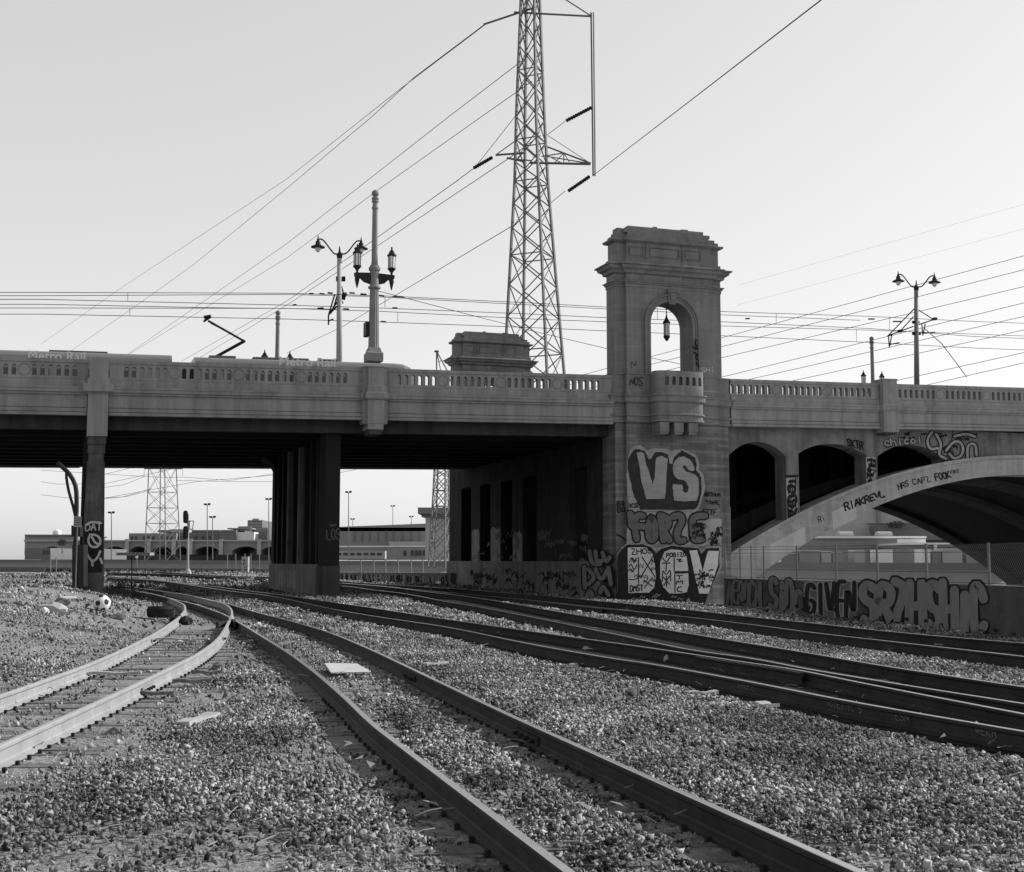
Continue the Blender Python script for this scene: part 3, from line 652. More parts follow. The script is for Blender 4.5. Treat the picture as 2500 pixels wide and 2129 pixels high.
# ------------------------------------------------------------------ towers
def tower(T, M, lower=True):
    """M(s,d,z): local frame, s .48..5.81, d 0 front"""
    foot = [(.48, .2), (.98, .2), (.98, 0), (5.32, 0), (5.32, .2), (5.81, .2), (5.81, 1.1), (5.32, 1.1), (5.32, 1.3), (.98, 1.3), (.98, 1.1), (.48, 1.1)]
    m = MB(); m.arcade(M, .98, 5.32, 10.1, 14.0, 0, 1.3, [(2.17, 4.25, 10.1, 12.43, 1.04)], N=24)
    m.boxM(M, .48, .98, .2, 1.1, 10.1, 14.0); m.boxM(M, 5.32, 5.81, .2, 1.1, 10.1, 14.0)
    T.part('shaft', m, M_tower)
    m = MB(); m.loft(M, foot, [(0, 14.002), (.03, 14.05), (.03, 14.16), (.08, 14.18), (.08, 14.24), (.14, 14.26), (.14, 14.30), (0, 14.34), (0, 14.62)]); T.part('string_course', m, M_tower)
    m = MB(); m.loft(M, foot, [(.0, 14.622), (.12, 14.66), (.16, 14.78), (.30, 14.86), (.34, 14.98), (.42, 15.0), (.42, 15.06), (.05, 15.16), (.02, 15.18)]); T.part('cornice', m, M_tower)
    m = MB(); m.loft(M, foot, [(.02, 15.182), (.02, 15.34), (-.06, 15.36), (-.06, 16.08), (.08, 16.13), (.13, 16.17), (.13, 16.24), (-.05, 16.26), (-.05, 16.42), (-.17, 16.43), (-.17, 16.58), (-.19, 16.585)]); at = T.part('attic', m, M_tower)
    m = MB(); m.boxM(M, .98+.02, 5.3, .2, 1.1, 16.586, 16.74); m.boxM(M, 1.2, 5.0, .25, 1.05, 16.742, 16.90); m.boxM(M, .72, .998, .4, .9, 16.586, 16.8); m.boxM(M, 2.5, 2.68, .3, .5, 16.902, 16.97); m.boxM(M, 3.9, 4.25, .3, .7, 16.902, 16.96); T.part('attic_step', m, M_tower, parent=at)
    m = MB()   # sunk panel frames
    def frame(a0, a1, z0, z1, d):
        b_ = .035
        m.boxM(M, a0, a1, d-.03, d, z1-b_, z1); m.boxM(M, a0, a1, d-.03, d, z0, z0+b_)
        m.boxM(M, a0, a0+b_, d-.03, d, z0+b_, z1-b_); m.boxM(M, a1-b_, a1, d-.03, d, z0+b_, z1-b_)
    for a0, a1 in ((1.15, 1.85), (2.15, 3.65), (3.95, 4.75)): frame(a0, a1, 15.48, 15.92, .058)
    T.part('panel_frame', m, M_shaft, parent=at)
    m = MB(); m.boxM(M, 1.97, 2.02, -.0, .06, 15.37, 16.07); m.boxM(M, 3.78, 3.83, .02, .06, 15.37, 16.07); T.part('pilaster_strip', m, M_shaft, parent=at)
    m = MB()   # arch ring moulding
    def ring(r0, r1, d, z0=10.1):
        N = 24; vs = []
        P = [(-1, z0)]+[(math.cos(math.pi-math.pi*i/N), None, math.sin(math.pi*i/N)) for i in range(N+1)]+[(1, z0)]
        for p in P:
            for r_, dd in ((r0, 0.002), (r0, -d), (r1, -d), (r1, 0.002)):
                if len(p) == 2: vs.append(M(3.21+p[0]*r_, dd-.0, p[1]))
                else: vs.append(M(3.21+p[0]*r_, dd, 12.43+p[2]*r_))
        m.add(vs, [(i*4+k, i*4+(k+1) % 4, (i+1)*4+(k+1) % 4, (i+1)*4+k) for i in range(len(P)-1) for k in range(4)])
    ring(1.05, 1.17, .03); ring(1.19, 1.27, .05); ring(1.29, 1.37, .09); T.part('arch_moulding', m, M_tower)
    m = MB(); m.loft(M, [(3.0, -.14), (3.44, -.14), (3.44, 0), (3.0, 0)], [(-.07, 13.33), (-.02, 13.5), (0, 13.85), (.05, 13.87), (.05, 13.97)]); m.boxM(M, 3.1, 3.34, -.18, -.142, 13.5, 13.85); T.part('keystone', m, M_tower)
    return foot
tw = Thing('bridge_tower', 'nearer grey concrete bridge tower with arched opening, curved balcony and VS graffiti', 'tower', W0(3, 0, 0))
tower(tw, W0)
# base blocks at parapet level, cornice bands and lower shaft
footB = [(.25, .05), (.86, .05), (.86, -.18), (5.45, -.18), (5.45, .05), (6.15, .05), (6.15, 1.6), (.25, 1.6)]
m = MB(); m.loft(W0, footB, [(-.10, 7.86), (.02, 7.9), (.02, 7.97), (-.03, 7.99), (-.03, 8.14), (.05, 8.18), (.05, 8.24), (-.03, 8.26), (-.03, 8.72), (.10, 8.8), (.12, 9.02), (.17, 9.04), (.17, 9.1), (0, 9.12), (0, 9.4), (-.04, 9.42), (-.04, 10.04), (.0, 10.05), (0, 10.09)])
tw.part('pedestal', m, M_tower)
def bal(nseg=18, s0=1.98, s1=4.42, d=1.0, g=0.):
    c = (s0+s1)/2; h = (s1-s0)/2+g; pts = [(c-h, -.18)]
    for i in range(nseg+1):
        a = math.pi*(1-i/nseg); x = math.copysign(abs(math.cos(a))**.62, math.cos(a)); y = abs(math.sin(a))**.62
        pts.append((c+h*x, -.42-(d-.42+g)*y))
    pts.append((c+h, -.18)); return pts
bp_ = bal()
m = MB(); m.loft(W0, bp_[:1]+bp_[1:-1]+bp_[-1:]+[(4.42, .3), (1.98, .3)], [(-.12, 7.86), (0.02, 7.9), (.02, 7.99), (-.03, 8.0), (-.03, 8.15), (.05, 8.18), (.05, 8.25), (-.03, 8.28), (-.03, 8.72), (.08, 8.8), (.10, 9.02), (.16, 9.04), (.16, 9.1), (0, 9.12), (0, 9.4)])
bl = tw.part('balcony', m, M_tower)
# curved railing along arc length
pth = np.array(bp_[1:-1]); sgl = np.r_[0, np.cumsum(np.linalg.norm(np.diff(pth, axis=0), axis=1))]; LT = sgl[-1]
def WB(a, d, z):
    i = min(max(np.searchsorted(sgl, a)-1, 0), len(sgl)-2); u = (a-sgl[i])/(sgl[i+1]-sgl[i])
    p = pth[i]*(1-u)+pth[i+1]*u; tg = []
    for j in (i, i+1):
        e = pth[min(j+1, len(pth)-1)]-pth[max(j-1, 0)]; tg.append(e/np.linalg.norm(e))
    e = tg[0]*(1-u)+tg[1]*u; e /= np.linalg.norm(e); nrm = np.array([-e[1], e[0]])
    return W0(p[0]+nrm[0]*d, p[1]+nrm[1]*d, z)
mid = LT*.5; ops_b = [mid+(k-2.2)*.33 for k in range(6)]
m = MB()
nn = 30
cuts = sorted([0, LT]+[LT*i/nn for i in range(1, nn)])
op2 = [(o-.09, o+.09, 9.52, 9.82, .09) for o in ops_b]
cut_ok = [c for c in cuts if all(not (a_-.01 < c < b_+.01) for a_, b_, *_ in op2)]
bounds = sorted(set(cut_ok+[a_-.02 for a_, b_, *_ in op2]+[b_+.02 for a_, b_, *_ in op2]))
for a_, b_ in zip(bounds[:-1], bounds[1:]):
    if b_-a_ < .003: continue
    m.arcade(WB, a_, b_, 9.402, 10.16, .0, .24, [o for o in op2 if o[0] >= a_-1e-6 and o[1] <= b_+1e-6])
tw.part('balcony_railing', m, M_tower, parent=bl)
m = MB()
for a_ in (2.12, 2.82, 3.52):
    m.loft(W0, [(a_, -.95), (a_+.44, -.95), (a_+.44, .0), (a_, .0)], [(-.03, 7.33), (-.03, 7.42), (0, 7.44), (0, 7.858)])
tw.part('corbel', m, M_tower, parent=bl)
footL = [(.44, .12), (.89, .12), (.89, -.05), (5.57, -.05), (5.57, .12), (6.05, .12), (6.05, 1.55), (.44, 1.55)]
m = MB(); m.loft(W0, footL, [(.03, -1.2), (.03, .3), (0, 7.855)]); shaft = tw.part('lower_shaft', m, M_shaft)
# tower graffiti
TG = -.08
pt = pm_bridge(TG); c4 = cr(1480, 1060, .2493)
def jagged(pts, a=.8, n=5):
    out = []
    for p, q in zip(pts, pts[1:]+pts[:1]):
        for i in range(n):
            u = i/n; out.append((p[0]*(1-u)+q[0]*u+random.uniform(-a, a), p[1]*(1-u)+q[1]*u+random.uniform(-a, a)))
    return out
def fillpoly(name, pts, off, mt, jag=.8):
    m = MB(); poly(m, pt, jagged(c4(pts), jag), off)
    return tw.part(name, m, mt, parent=shaft)
fillpoly('graffiti_halo', [(205,270),(228,160),(262,118),(330,105),(385,140),(410,150),(470,138),(600,145),(640,168),(690,150),(745,142),(800,165),(885,205),(912,290),(905,350),(955,395),(972,520),(935,650),(905,745),(860,762),(700,742),(560,748),(300,765),(205,775),(228,700),(205,560),(198,400)], .004, M_haze)
fillpoly('graffiti_shadow', [(210,330),(215,250),(240,190),(285,142),(330,150),(372,165),(400,210),(415,245),(440,238),(465,195),(492,172),(560,180),(608,198),(622,288),(650,292),(662,232),(700,190),(735,172),(728,150),(745,160),(800,190),(870,230),(888,300),(880,352),(915,385),(930,430),(935,560),(915,650),(890,710),(862,742),(600,738),(335,742),(300,660),(270,600),(240,470)], .010, M_dark.copy() if False else mat('graffiti_ink', .035, var=.3, scale=4))
fillpoly('graffiti_letter', [(298,182),(340,172),(368,185),(388,290),(410,335),(455,490),(478,400),(488,232),(540,212),(600,240),(596,320),(575,635),(392,636),(350,480),(322,300)], .016, M_silver)
fillpoly('graffiti_letter', [(655,360),(655,290),(680,250),(710,225),(760,216),(820,250),(850,290),(868,350),(840,362),(800,345),(788,320),(772,303),(750,310),(752,335),(790,370),(860,388),(895,420),(908,470),(908,560),(888,652),(760,657),(668,648),(655,580),(650,492),(740,492),(752,520),(750,555),(775,576),(800,562),(808,520),(790,475),(755,450),(700,440),(672,415)], .016, M_silver)
fillpoly('graffiti_halo', [(203,850),(215,775),(560,755),(700,752),(880,765),(960,800),(1010,830),(1065,818),(1130,830),(1133,960),(1090,1010),(1100,1080),(900,1095),(640,1070),(480,1075),(380,1068),(200,1075)], .006, M_haze)
FZ = [[[(360,800),(290,795),(275,900),(300,1030)],[(285,900),(370,905)],[(235,775),(250,900)]], [[(440,820),(410,900),(420,1040),(480,1030),(480,870),(440,820)]], [[(530,790),(545,900),(560,1040)],[(545,800),(610,830),(610,900),(560,940),(620,1040)]], [[(650,810),(730,790),(750,850),(690,950),(700,1050),(760,1040)]], [[(970,800),(880,800),(840,840),(850,920),(850,1040),(940,1030)],[(850,915),(920,910)]]]
m = MB(); m2 = MB()
for L_ in FZ:
    for st in L_: ribbon(m, pt, c4(st), 23, .020)
tw.part('graffiti_outline', m, M_black, parent=shaft)
for L_ in FZ:
    for st in L_: ribbon(m2, pt, c4(st), 15.5, .028)
tw.part('graffiti_letter', m2, M_grey, parent=shaft)
m = MB()
for i in range(14): scribble(m, pt, 1480+.2493*random.uniform(830, 1120), 1060+.2493*random.uniform(880, 1080), 10, 9, 2, 2.0, .038)
tw.part('graffiti_tag', m, M_black, parent=shaft)
fillpoly('graffiti_halo', [(102,1180),(150,1110),(205,1068),(350,1064),(430,1080),(490,1120),(560,1100),(650,1078),(780,1090),(900,1100),(930,1140),(985,1100),(1100,1095),(1130,1110),(1130,1300),(1000,1560),(110,1600)], .008, M_haze, .5)
fillpoly('graffiti_shadow', [(108,1190),(150,1130),(205,1084),(350,1078),(440,1108),(490,1170),(540,1122),(640,1092),(780,1108),(900,1116),(935,1172),(980,1118),(1105,1114),(1110,1150),(1108,1300),(1060,1430),(1000,1560),(960,1680),(860,1700),(810,1580),(770,1690),(440,1640),(300,1640),(112,1610)], .034, M_black, .5)
M_w = M_white
fillpoly('graffiti_letter', [(210,1112),(300,1106),(390,1110),(450,1160),(472,1250),(487,1400),(470,1500),(420,1552),(217,1556)], .040, M_w, .4)
fillpoly('graffiti_letter', [(528,1400),(530,1250),(570,1150),(640,1126),(740,1140),(786,1190),(802,1300),(802,1338),(676,1342),(662,1352),(676,1368),(804,1364),(808,1480),(790,1545),(730,1560),(620,1560),(560,1500)], .040, M_w, .4)
fillpoly('graffiti_letter', [(815,1140),(890,1134),(915,1220),(945,1342),(985,1180),(1000,1142),(1102,1145),(1095,1280),(1050,1420),(1000,1560),(912,1560),(870,1400)], .040, M_w, .4)
m = MB()
write(m, pt, 'ZHOS', tuple(c4([(245,1125),(450,1120),(455,1165),(245,1180)])), 2.6, .048); write(m, pt, 'POBIZO', tuple(c4([(590,1165),(780,1155),(785,1195),(590,1205)])), 2.4, .048)
write(m, pt, 'DMST', tuple(c4([(235,1480),(360,1475),(360,1530),(235,1540)])), 2.8, .048)
write(m, pt, 'IMC', tuple(c4([(690,1380),(740,1380),(740,1540),(690,1540)])), 2.2, .048) if False else None
for pthx in ([(550,1210),(590,1260),(625,1205)],[(590,1260),(585,1345)],[(548,1262),(625,1262)],[(550,1440),(552,1320),(590,1390),(630,1310),(632,1440)],[(560,1400),(620,1470)],[(620,1390),(565,1480)],[(590,1390),(592,1490)],
             [(690,1385),(745,1385)],[(718,1385),(718,1420)],[(690,1470),(692,1430),(718,1455),(745,1425),(748,1465)],[(740,1495),(700,1500),(695,1540),(745,1545)],[(690,1230),(745,1220),(700,1250),(745,1245)],[(315,1210),(318,1460)],[(340,1400),(470,1180)],[(350,1200),(480,1400)],[(370,1430),(450,1490)],[(440,1420),(375,1500)],[(225,1420),(260,1430),(310,1410)],[(225,1300),(240,1260),(275,1340),(300,1280)],[(667,1215),(667,1340)],[(672,1370),(674,1550)]):
    ribbon(m, pt, c4(pthx), 2.6, .048)
for i in range(10): scribble(m, pt, 1480+.2493*random.uniform(230, 460), 1060+.2493*random.uniform(1200, 1450), 8, 9, 1, 1.6, .048)
for i in range(34): scribble(m, pt, 1480+.2493*random.uniform(885, 1040), 1060+.2493*random.uniform(1330, 1500), 6, 6, 1, 1.5, .048)
tw.part('graffiti_tag', m, M_black, parent=shaft)
m = MB()
write(m, pt, 'ARTHUR', tuple(c4([(962,565),(1120,580),(1120,610),(962,612)])), 2.2, .012); write(m, pt, 'TONE', tuple(c4([(970,650),(1100,650),(1110,690),(985,682)])), 2.2, .012)
write(m, pt, 'STTF', tuple(c4([(945,735),(1080,740),(1080,790),(945,770)])), 2.4, .012); write(m, pt, 'KS', tuple(c4([(235,680),(310,680),(310,715),(235,720)])), 2.4, .030)
ptf = pm_bridge(.08); write(m, ptf, 'B8', tuple(c4([(112,660),(180,655),(180,700),(112,705)])), 2.6, .012); write(m, ptf, 'DG', tuple(c4([(115,715),(185,715),(185,760),(115,765)])), 2.6, .012)
ribbon(m, ptf, c4([(110,985),(160,1010),(190,1040)]), 4, .012)
write(m, pm_bridge(-.18), 'NOS', ((1540, 922), (1570, 920), (1568, 942), (1538, 940)), 2.0, .012)
write(m, pm_bridge(-.0), 'N', ((1541, 880), (1553, 882), (1551, 896), (1541, 900)), 1.5, .012)
ribbon(m, ptf, c4([(108,1600),(112,1190),(150,1128),(190,1100),(192,1590)]), 4, .014)
tw.part('graffiti_tag', m, M_black, parent=shaft)
m = MB(); poly(m, ptf, c4([(108,1595),(110,1200),(150,1132),(196,1098),(198,1600)]), .010); tw.part('graffiti_shadow', m, M_black, parent=shaft)
m = MB(); write(m, ptf, 'VATO5', (c4([(130,1140)])[0], c4([(180,1140)])[0], c4([(180,1180)])[0], c4([(130,1180)])[0]), 1, .02) if False else None
for pthx in ([(135,1130),(155,1175),(180,1128)],[(125,1260),(185,1260)],[(125,1330),(188,1330)],[(155,1310),(155,1370)],[(128,1390),(185,1388)],[(160,1370),(158,1440)],[(180,1490),(130,1495),(185,1540),(182,1600)]): ribbon(m, ptf, c4(pthx), 1.2, .02)
write(m, pm_bridge(-.0), 'SHi', ((1713, 898), (1744, 896), (1744, 908), (1713, 909)), 1.5, .012); 
tw.part('graffiti_tag', m, M_white, parent=shaft)
m = MB(); poly(m, pm_bridge(.12), [(1764.5, 1238), (1783, 1238), (1786, 1408), (1766, 1408)], .004); poly(m, ptf, c4([(1100, 1095), (1128, 1095), (1130, 1410), (1075, 1410)]), .006) if False else None
poly(m, pt, c4([(1070,825),(1128,830),(1135,960),(1130,1090),(1100,1060),(1060,1000),(1010,960),(1000,860)]), .012)
tw.part('buff_patch', m, M_buff, parent=shaft)
m = MB()
for x0_, y0_ in ((250,1620),(330,1600),(400,1640),(450,1600),(640,1600),(700,1620),(800,1650),(480,1580)): ribbon(m, pt, c4([(x0_, y0_), (x0_+18, y0_-22), (x0_+30, y0_+6), (x0_+52, y0_-12)]), 1.8, .050)
ribbon(m, pt, c4([(775,1685),(808,1590),(825,1685)]), 3.0, .050)
tw.part('graffiti_tag', m, M_haze, parent=shaft)
m = MB()
for pthx in ([(1700, 830), (1697, 838), (1702, 845), (1698, 853)], [(1692, 848), (1703, 852)], [(1694, 860), (1705, 866), (1697, 872), (1705, 880)], [(1701, 885), (1706, 895)]): ribbon(m, pm_bridge(-.09), pthx, 4, .004)
tw.part('graffiti_tag', m, M_black)
# far tower (mirror image on the far side)
T2 = 28.5
sh_ = BS(1199, 850, T2+.6)[0]-3.145
def Wm(s, d, z): return W0(s-.95, T2+1.9-d, z-.2)
def Wf(s, d, z): return W0(s+sh_, T2+d, z)
tf = Thing('bridge_tower', 'farther bridge tower on the far side, only its stepped top showing above the parapet', 'tower', W0(2+sh_, T2, 0))
tower(tf, Wf)
m = MB(); m.boxM(W0, sh_+.6, sh_+5.7, T2+.1, T2+1.2, -1.0, 10.09); tf.part('lower_shaft', m, M_shaft)
# lantern in the arch
def lantern(T, c, zt_, s=1.0, name='lantern', hang=True):
    c = np.array(c, float); m = MB(); m.lathe(c, [(.04*s, zt_), (.05*s, zt_-.1*s), (.13*s, zt_-.28*s), (.2*s, zt_-.36*s), (.2*s, zt_-.42*s), (.165*s, zt_-.44*s)], 10)
    p = T.part('cap', m, M_iron, smooth_=False)
    m = MB(); m.lathe(c, [(.02*s, zt_+.22*s), (.035*s, zt_+.12*s), (.015*s, zt_+.07*s), (.04*s, zt_+.005)], 6); T.part('finial', m, M_iron, parent=p)
    m = MB(); m.lathe(c, [(.145*s, zt_-.445*s), (.14*s, zt_-1.1*s)], 8); T.part('glass', m, M_glass)
    m = MB()
    for k in range(8):
        a = 2*math.pi*(k+.5)/8; e = np.array([math.cos(a), math.sin(a), 0])*.148*s
        m.bar(c+e+[0, 0, zt_-.44*s], c+e+[0, 0, zt_-1.1*s], .022*s)
    T.part('frame', m, M_iron)
    m = MB(); m.lathe(c, [(.175*s, zt_-1.1*s), (.175*s, zt_-1.18*s), (.10*s, zt_-1.3*s), (.05*s, zt_-1.38*s)], 8); T.part('base', m, M_iron)
ln = Thing('lantern', 'dark iron lantern hanging inside the arch of the nearer tower', 'lantern', W0(3.2, .9, 12.0))
q = W0(3.2, .9, 0); lp = PB(1627, 770, .65); q = np.array([lp[0], lp[1], 0])
zz = lambda y, t=.65: PB(1627, y, t)[2]
lantern(ln, q, zz(770), .86); m = MB(); m.tube([q+[0, 0, zz(770)], q+[0, 0, zz(738)]], .02, 5); ln.part('chain', m, M_iron)
m = MB(); m.lathe(q, [(.10, zz(818)), (.09, zz(820)), (.03, zz(825))], 8); ln.part('globe', m, M_glass)
# ------------------------------------------------------------------ river walls
def ztf(p): return float(zt(p[0], p[1]))
def wallrun(name, label, pts, hts, groupless=True, thick=.3, mt=M_wall, base=-.6, cap=True):
    T = Thing(name, label, 'wall', (pts[0][0], pts[0][1], 0)); m = MB(); n = len(pts); N = []
    for i in range(n):
        d = pts[min(i+1, n-1)]-pts[max(i-1, 0)]; d = d/np.linalg.norm(d); N.append(np.array([d[1], -d[0]]))   # outward (river side)
    vs = []
    for p, nn, h in zip(pts, N, hts):
        b = p+nn*thick; vs += [(p[0], p[1], base), (b[0], b[1], base-4), (b[0], b[1], h), (p[0], p[1], h)]
    m.add(vs, [(i*4+k, i*4+(k+1) % 4, (i+1)*4+(k+1) % 4, (i+1)*4+k) for i in range(n-1) for k in range(4)]+[(3,2,1,0), tuple((n-1)*4+k for k in range(4))])
    T.part('wall_body', m, mt)
    return T
wnear = wallrun('river_wall', 'low concrete wall right of the tower covered with large bubble letters', [q0, q1, q2], [1.22, PY(2383, 1427, 31.)[2], PY(1768, 1412, 56.4)[2]])
fp = [q.copy() for q in WALLP[4:9]]
wfar = wallrun('river_wall', 'distant low graffiti wall behind the viaduct piers along the river', fp, [PY(1100, 1399, 80.)[2], PY(832, 1398, 96.)[2], PY(660, 1389, 128.)[2], PY(100, 1385, 158.)[2], 1.0])
def pm_seg(a, b):
    e = b-a; e = e/np.linalg.norm(e); nn = np.array([-e[1], e[0]])   # towards the yard
    if nn@(-a) < 0: nn = -nn
    def f(px, py, off):
        d = ray(px, py); o2 = a+nn*off; k = (o2@nn)/(d[:2]@nn); return CAM+d*k
    return f
pw = pm_seg(q1, q2)
c8 = cr(1750, 1050, .3137)
def wtop(px): return 1412+(px-1768)/(2383-1768)*15
def wbot(px): return 1480+(px-1768)/(2383-1768)*72
m = MB(); poly(m, pw, [(1770, wtop(1770)+1), (1960, wtop(1960)+1), (1960, wbot(1960)+8), (1770, wbot(1770)+8)], .003); poly(m, pw, [(2090, wtop(2090)+3), (2500, wtop(2500)+3), (2500, wbot(2500)+10), (2090, wbot(2090)+10)], .003)
wnear.part('paint_ground', m, mat('paint_ground', .07, var=.4, scale=2))
def band(text, x0, x1, wd, back, front, wb, off=.006, jit=.07, lo=.1, hi=.92):
    m = MB(); m2 = MB(); st = random.getstate()
    quad = ((x0, wtop(x0)*(hi)+wbot(x0)*(1-hi)), (x1, wtop(x1)*hi+wbot(x1)*(1-hi)), (x1, wbot(x1)*(1-lo)+wtop(x1)*lo), (x0, wbot(x0)*(1-lo)+wtop(x0)*lo))
    if back: write(m, pw, text, quad, wb, off, jit, .22, 2); wnear.part('graffiti_outline', m, back)
    random.setstate(st); write(m2, pw, text, quad, wd, off+.012, jit, .22, 2); wnear.part('graffiti', m2, front)
Mg1 = mat('paint_mid_grey', .15, var=.2, scale=4); Mg2 = mat('paint_slate', .18, var=.15, scale=3)
band('AEROCAL', 1776, 1868, 7, M_black, Mg1, 11); band('SiDa', 1880, 1956, 11, M_black, Mg1, 17, lo=.04, hi=.96)
band('GIVEN', 1968, 2086, 10, M_haze, M_black, 17, jit=.05, lo=.03, hi=.97)
band('SRZH', 2106, 2252, 22, M_black, Mg2, 33, jit=.09, lo=.02, hi=.95); band('SHIC', 2266, 2404, 22, M_black, Mg2, 33, jit=.09, lo=.02, hi=.95); band('OS', 2420, 2500, 19, M_black, Mg2, 27) if False else None
m = MB()
for i in range(26): x = random.uniform(1780, 2480); scribble(m, pw, x, wbot(x)-random.uniform(4, 26), 9, 8, 1, 2, .03)
wnear.part('graffiti', m, M_black)
m = MB(); m2 = MB()
for a_, b_, x0, x1, yt0, yt1, yb0, yb1 in ((fp[1], fp[0], 835, 1095, 1399, 1401, 1418, 1428), (fp[2], fp[1], 670, 830, 1391, 1398, 1405, 1416), (fp[3], fp[2], 110, 655, 1387, 1391, 1397, 1404)):
    pp_ = pm_seg(a_, b_); x = x0
    while x < x1:
        u = (x-x0)/(x1-x0); yt = yt0+(yt1-yt0)*u+2.5; yb = yb0+(yb1-yb0)*u-1.5; h = (yb-yt)
        tgt = m if random.random() < .5 else m2
        ribbon(tgt, pp_, [(x, yt+random.uniform(0, .3)*h), (x+random.uniform(-3, 3), (yt+yb)/2), (x+random.uniform(-3, 5), yb)], random.uniform(1.5, 4), .02)
        if random.random() < .5: ribbon(tgt, pp_, [(x, yt+h*.5), (x+random.uniform(4, 8), yt+h*random.random())], 2, .02)
        x += random.uniform(3, 7)
wfar.part('graffiti', m, M_black); wfar.part('graffiti', m2, M_haze)
# chain-link fence on the near wall
fe = Thing('chain_link_fence', 'chain-link fence with metal posts standing on top of the graffiti wall', 'fence', (q1[0], q1[1], 1.2))
def wtz(x): 
    d = ray(x, 1400); e = q2-q1; nn = np.array([-e[1], e[0]])/np.linalg.norm(e); k = (q1@nn)/(d[:2]@nn); return (CAM+d*k)[:2]+nn*-.15*(1 if nn@(-q1) > 0 else -1)
fx = [1763, 1799, 1826, 1856, 1936, 2031, 2130, 2249, 2400, 2590]
fps = []; tops = []
for x in fx:
    p = wtz(x); D = p[1]; zb_ = PY(x, wtop(x), D)[2]-.1; zt2 = PY(x, 1334-(x-1763)*.014, D)[2]; fps.append((p[0], p[1], zb_)); tops.append((p[0], p[1], zt2))
    m = MB(); m.tube([fps[-1], tops[-1]], .035, 6); fe.part('post', m, M_galv)
m = MB()
for fr in (.97, .9, .8, .35, .12): m.tube([tuple(np.array(a)*(1-fr)+np.array(b)*fr) for a, b in zip(fps, tops)], .007, 4)
fe.part('wire_rail', m, M_wire)
m = MB(); A = np.array(fps[0]); B = np.array(fps[-1]); L = np.linalg.norm(B-A); n = int(L/.11); hh = .95
for i in range(n):
    for sg in (1, -1):
        a = A+(B-A)*(i/n); b = A+(B-A)*min(1, max(0, (i+sg*9)/n)); m.bar(a+[0, 0, .1], b+[0, 0, .1+hh], .0035)
fe.part('mesh', m, M_galv)
# distant fence (left opening) and lone stick
ff = Thing('chain_link_fence', 'faint distant fence posts standing behind the tracks in the left opening', 'fence', PG(560, 1405))
for x, yt, yb in ((123, 1345, 1402), (137, 1360, 1404), (555, 1352, 1402), (612, 1352, 1404), (633, 1352, 1404), (575, 1352, 1402), (598, 1352, 1402)):
    a = PY(x, yb, 150); b = PY(x, yt, 150); m = MB(); m.tube([a, b], .07, 5); ff.part('post', m, M_galv)
mf = Thing('chain_link_fence', 'distant fence posts on the low graffiti wall in the centre opening', 'fence', PG(900, 1420))
for x in (881, 912, 941, 972, 1004, 1032):
    D = 92; m = MB(); m.tube([PY(x, 1401, D), PY(x, 1366, D)], .045, 5); mf.part('post', m, M_far1)
m = MB(); m.tube([PY(850, 1367, 94), PY(1090, 1367, 86)], .012, 4); mf.part('wire_rail', m, M_wire)
# ------------------------------------------------------------------ railway tracks
c6 = cr(100, 1400, .386); c7 = cr(900, 1400, .386); c8b = cr(1600, 1400, .386)
RAILS = {
 'L1': [(100,1662),(254,1605),(370,1550),(428,1513),(446,1496),(452,1484),(443,1472),(409,1459),(332,1438)],
 'L2': [(100,1774),(254,1705),(370,1651),(486,1593),(536,1554),(559,1516),(566,1498),(561,1483),(538,1471),(478,1457),(400,1444)],
 'B': [(960,1805),(900,1757),(833,1694),(756,1630),(679,1577),(563,1508),(525,1492),(447,1468),(380,1452),(300,1436)],
 'A': [(1379,1805),(1209,1728),(1054,1655),(900,1583),(795,1541),(679,1508),(563,1475),(480,1457),(400,1444),(300,1430)],
 'C': [(2383,1765),(2063,1709),(1832,1664),(1600,1622),(1479,1604),(1286,1570),(1093,1531),(900,1502),(718,1466),(602,1447),(447,1426),(330,1414),(262,1409)],
 'D': [(2383,1720),(2102,1666),(1947,1635),(1793,1612),(1600,1583),(1479,1566),(1286,1539),(1093,1512),(900,1483),(679,1450),(524,1432),(400,1417),(262,1406)],
 'E': [(2383,1699),(2180,1667),(1980,1634),(1830,1606),(1672,1583),(1479,1543),(1286,1504),(1170,1482),(1054,1462),(900,1439),(835,1430)],
 'F': [(2383,1659),(2140,1622),(1947,1589),(1700,1549),(1479,1512),(1247,1473),(1093,1450),(960,1433),(835,1423)],
 'G': [(2383,1560),(2150,1539),(1947,1517),(1700,1491),(1479,1469),(1300,1452),(1170,1442),(1000,1430),(835,1419),(660,1409),(460,1401),(262,1396)],
 'H': [(2383,1589),(2180,1566),(1986,1544),(1800,1520),(1600,1498),(1400,1477),(1286,1464),(1100,1447),(960,1434),(835,1424),(660,1412),(460,1404),(262,1399)]}
RPTS = {}
def spline(P, n=14):
    P = np.array(P); out = []
    for i in range(len(P)-1):
        p0 = P[max(i-1, 0)]; p1 = P[i]; p2 = P[i+1]; p3 = P[min(i+2, len(P)-1)]
        d = np.linalg.norm(p2-p1); k = max(2, min(n, int(d/.35)))
        for j in range(k):
            t = j/k; out.append(.5*((2*p1)+(-p0+p2)*t+(2*p0-5*p1+4*p2-p3)*t*t+(-p0+3*p1-3*p2+p3)*t**3))
    out.append(P[-1]); return np.array(out)
RH = .215
